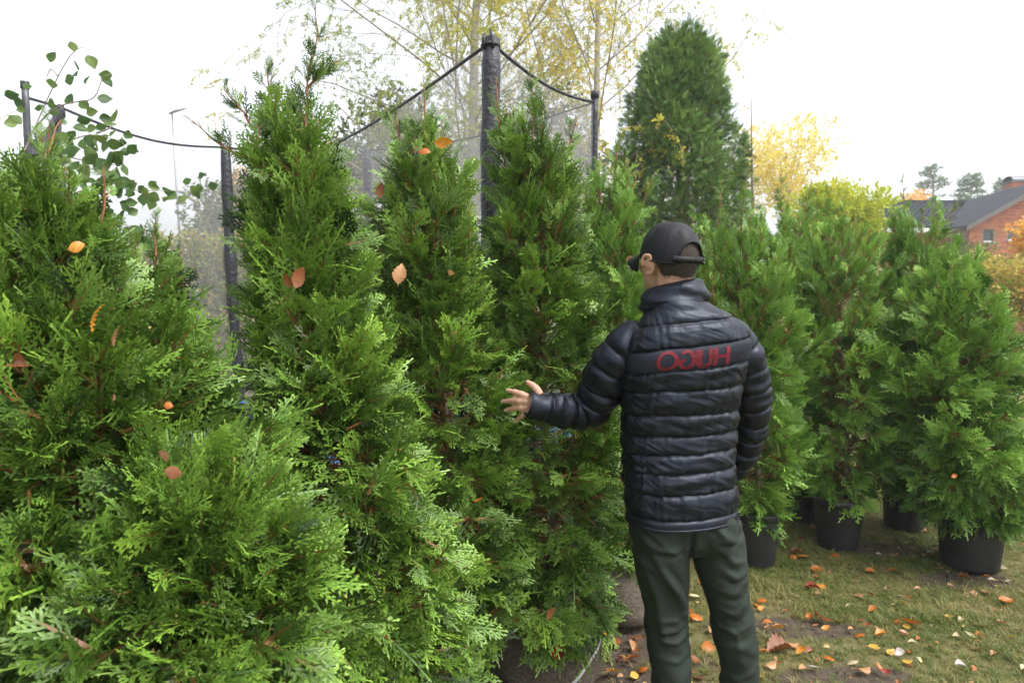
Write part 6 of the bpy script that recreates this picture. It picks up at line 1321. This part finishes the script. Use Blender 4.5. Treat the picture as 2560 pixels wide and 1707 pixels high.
spots = [(1720,1430,'orange','orange leaf seen between the man\'s knees'),(1745,1470,'orange','second orange leaf between the man\'s knees, lower down'),(1748,1500,'cream','cream leaf between the man\'s legs'),(1735,1560,'orange','orange leaf between the man\'s shins, topmost'),(1742,1585,'brown','rust brown leaf between the man\'s shins'),(1775,1592,'tan','peach leaf at the inside of his right shin'),(1752,1633,'orange','broad orange leaf between the man\'s lower legs'),(1752,1668,'brown','brown and white leaf between the lower legs'),(1600,1568,'orange','orange leaf at the foot of the rear wrapped root ball'),(1605,1600,'brown','brown leaf left of the man\'s left knee'),
 (1528,1588,'golden','golden leaf on the soil left of the man\'s shin'),(1545,1608,'brown','brown leaf on the soil left of the man\'s shin'),(1602,1655,'orange','orange leaf left of the man\'s left shin'),(1550,1655,'red','red leaf right of the tied root ball'),(1530,1688,'cream','round cream leaf right of the tied root ball'),(1620,1685,'orange','orange leaf at the very edge of his left trouser leg'),(1587,1618,'tan','tan leaf in the grass left of the man'),(1580,1645,'brown','dark brown leaf in the grass left of the man'),(1510,1690,'golden','golden leaf against the tied root ball')]
for x, y, col, lab in spots:
    g = G(x, y); sz = rs.uniform(.055, .085); fallen(col, (g[0], g[1], float(ground_z(g[0], g[1])) + .02), sz, (rs.normal(.2, .25), rs.normal(0, .2), rs.uniform(0, 6.28)), lab, LAWN)
cols = ['orange', 'brown', 'tan', 'pink-brown', 'yellow', 'pale', 'red', 'golden', 'cream']
for i in range(170):
    x, y = (rs.uniform(0.3, 4.6), rs.uniform(2.3, 6.5)) if i < 105 else (rs.uniform(2.4, 8), rs.uniform(5.5, 10.5)); col = rs.choice(cols, p=[.24, .17, .14, .12, .08, .10, .05, .07, .03])
    where = 'on the open grass at the front' if y < 3.3 else 'on the grass just before the pots' if y < 4.2 else 'on the grass behind the pots' if y < 6.5 else 'far back on the lawn'
    fallen(col, (x, y, float(ground_z(x, y)) + .012), rs.uniform(.035, .070), (rs.normal(.15, .3), rs.normal(0, .25), rs.uniform(0, 6.28)), 'small %s fallen leaf lying %s' % (col, where), LAWN)
# leaf litter beyond, too small to tell apart
mlit = broad_mat('leaf litter', [(0, (.24, .085, .03)), (.35, (.42, .14, .03)), (.6, (.45, .26, .14)), (.8, (.52, .36, .08)), (1, (.55, .50, .45))], .15); LIT = [proto('litter', leaf_mesh(400 + s, mlit, nseg=4, curl=.8, cup=.5, stem=0)) for s in range(4)]
n_ = 5200; x = np.concatenate([rs.uniform(-1, 6, 1400), rs.uniform(1, 16, n_ - 1400)]); y = np.concatenate([rs.uniform(2.2, 7, 1400), rs.uniform(7, 20, n_ - 1400)]); P = np.stack([x, y, ground_z(x, y) + .012], -1); az = rs.uniform(0, 6.28, n_)
scatter('leaf_litter', 'litter', LIT, P, np.stack([np.cos(az), np.sin(az), rs.normal(0, .2, n_)], -1), np.stack([rs.normal(0, .3, n_), rs.normal(0, .3, n_), np.ones(n_)], -1), np.where(np.arange(n_) < 1400, rs.uniform(.018, .038, n_), rs.uniform(.05, .09, n_)), rs.random(n_))

# ================================================================== HAZE of the damp autumn day, one closed box of air round everything
m, t, out = newmat('haze'); vs = t.nodes.new('ShaderNodeVolumePrincipled'); vs.inputs['Color'].default_value = (.92, .95, 1, 1); vs.inputs['Density'].default_value = 0.0022; vs.inputs['Anisotropy'].default_value = 0.3
t.links.new(vs.outputs[0], out.inputs['Volume']); mb = MB(); mb.box((-262, -202, -1.6), (262, 322, 16.5)); mb.build('haze', m, smooth=False, kind='stuff')
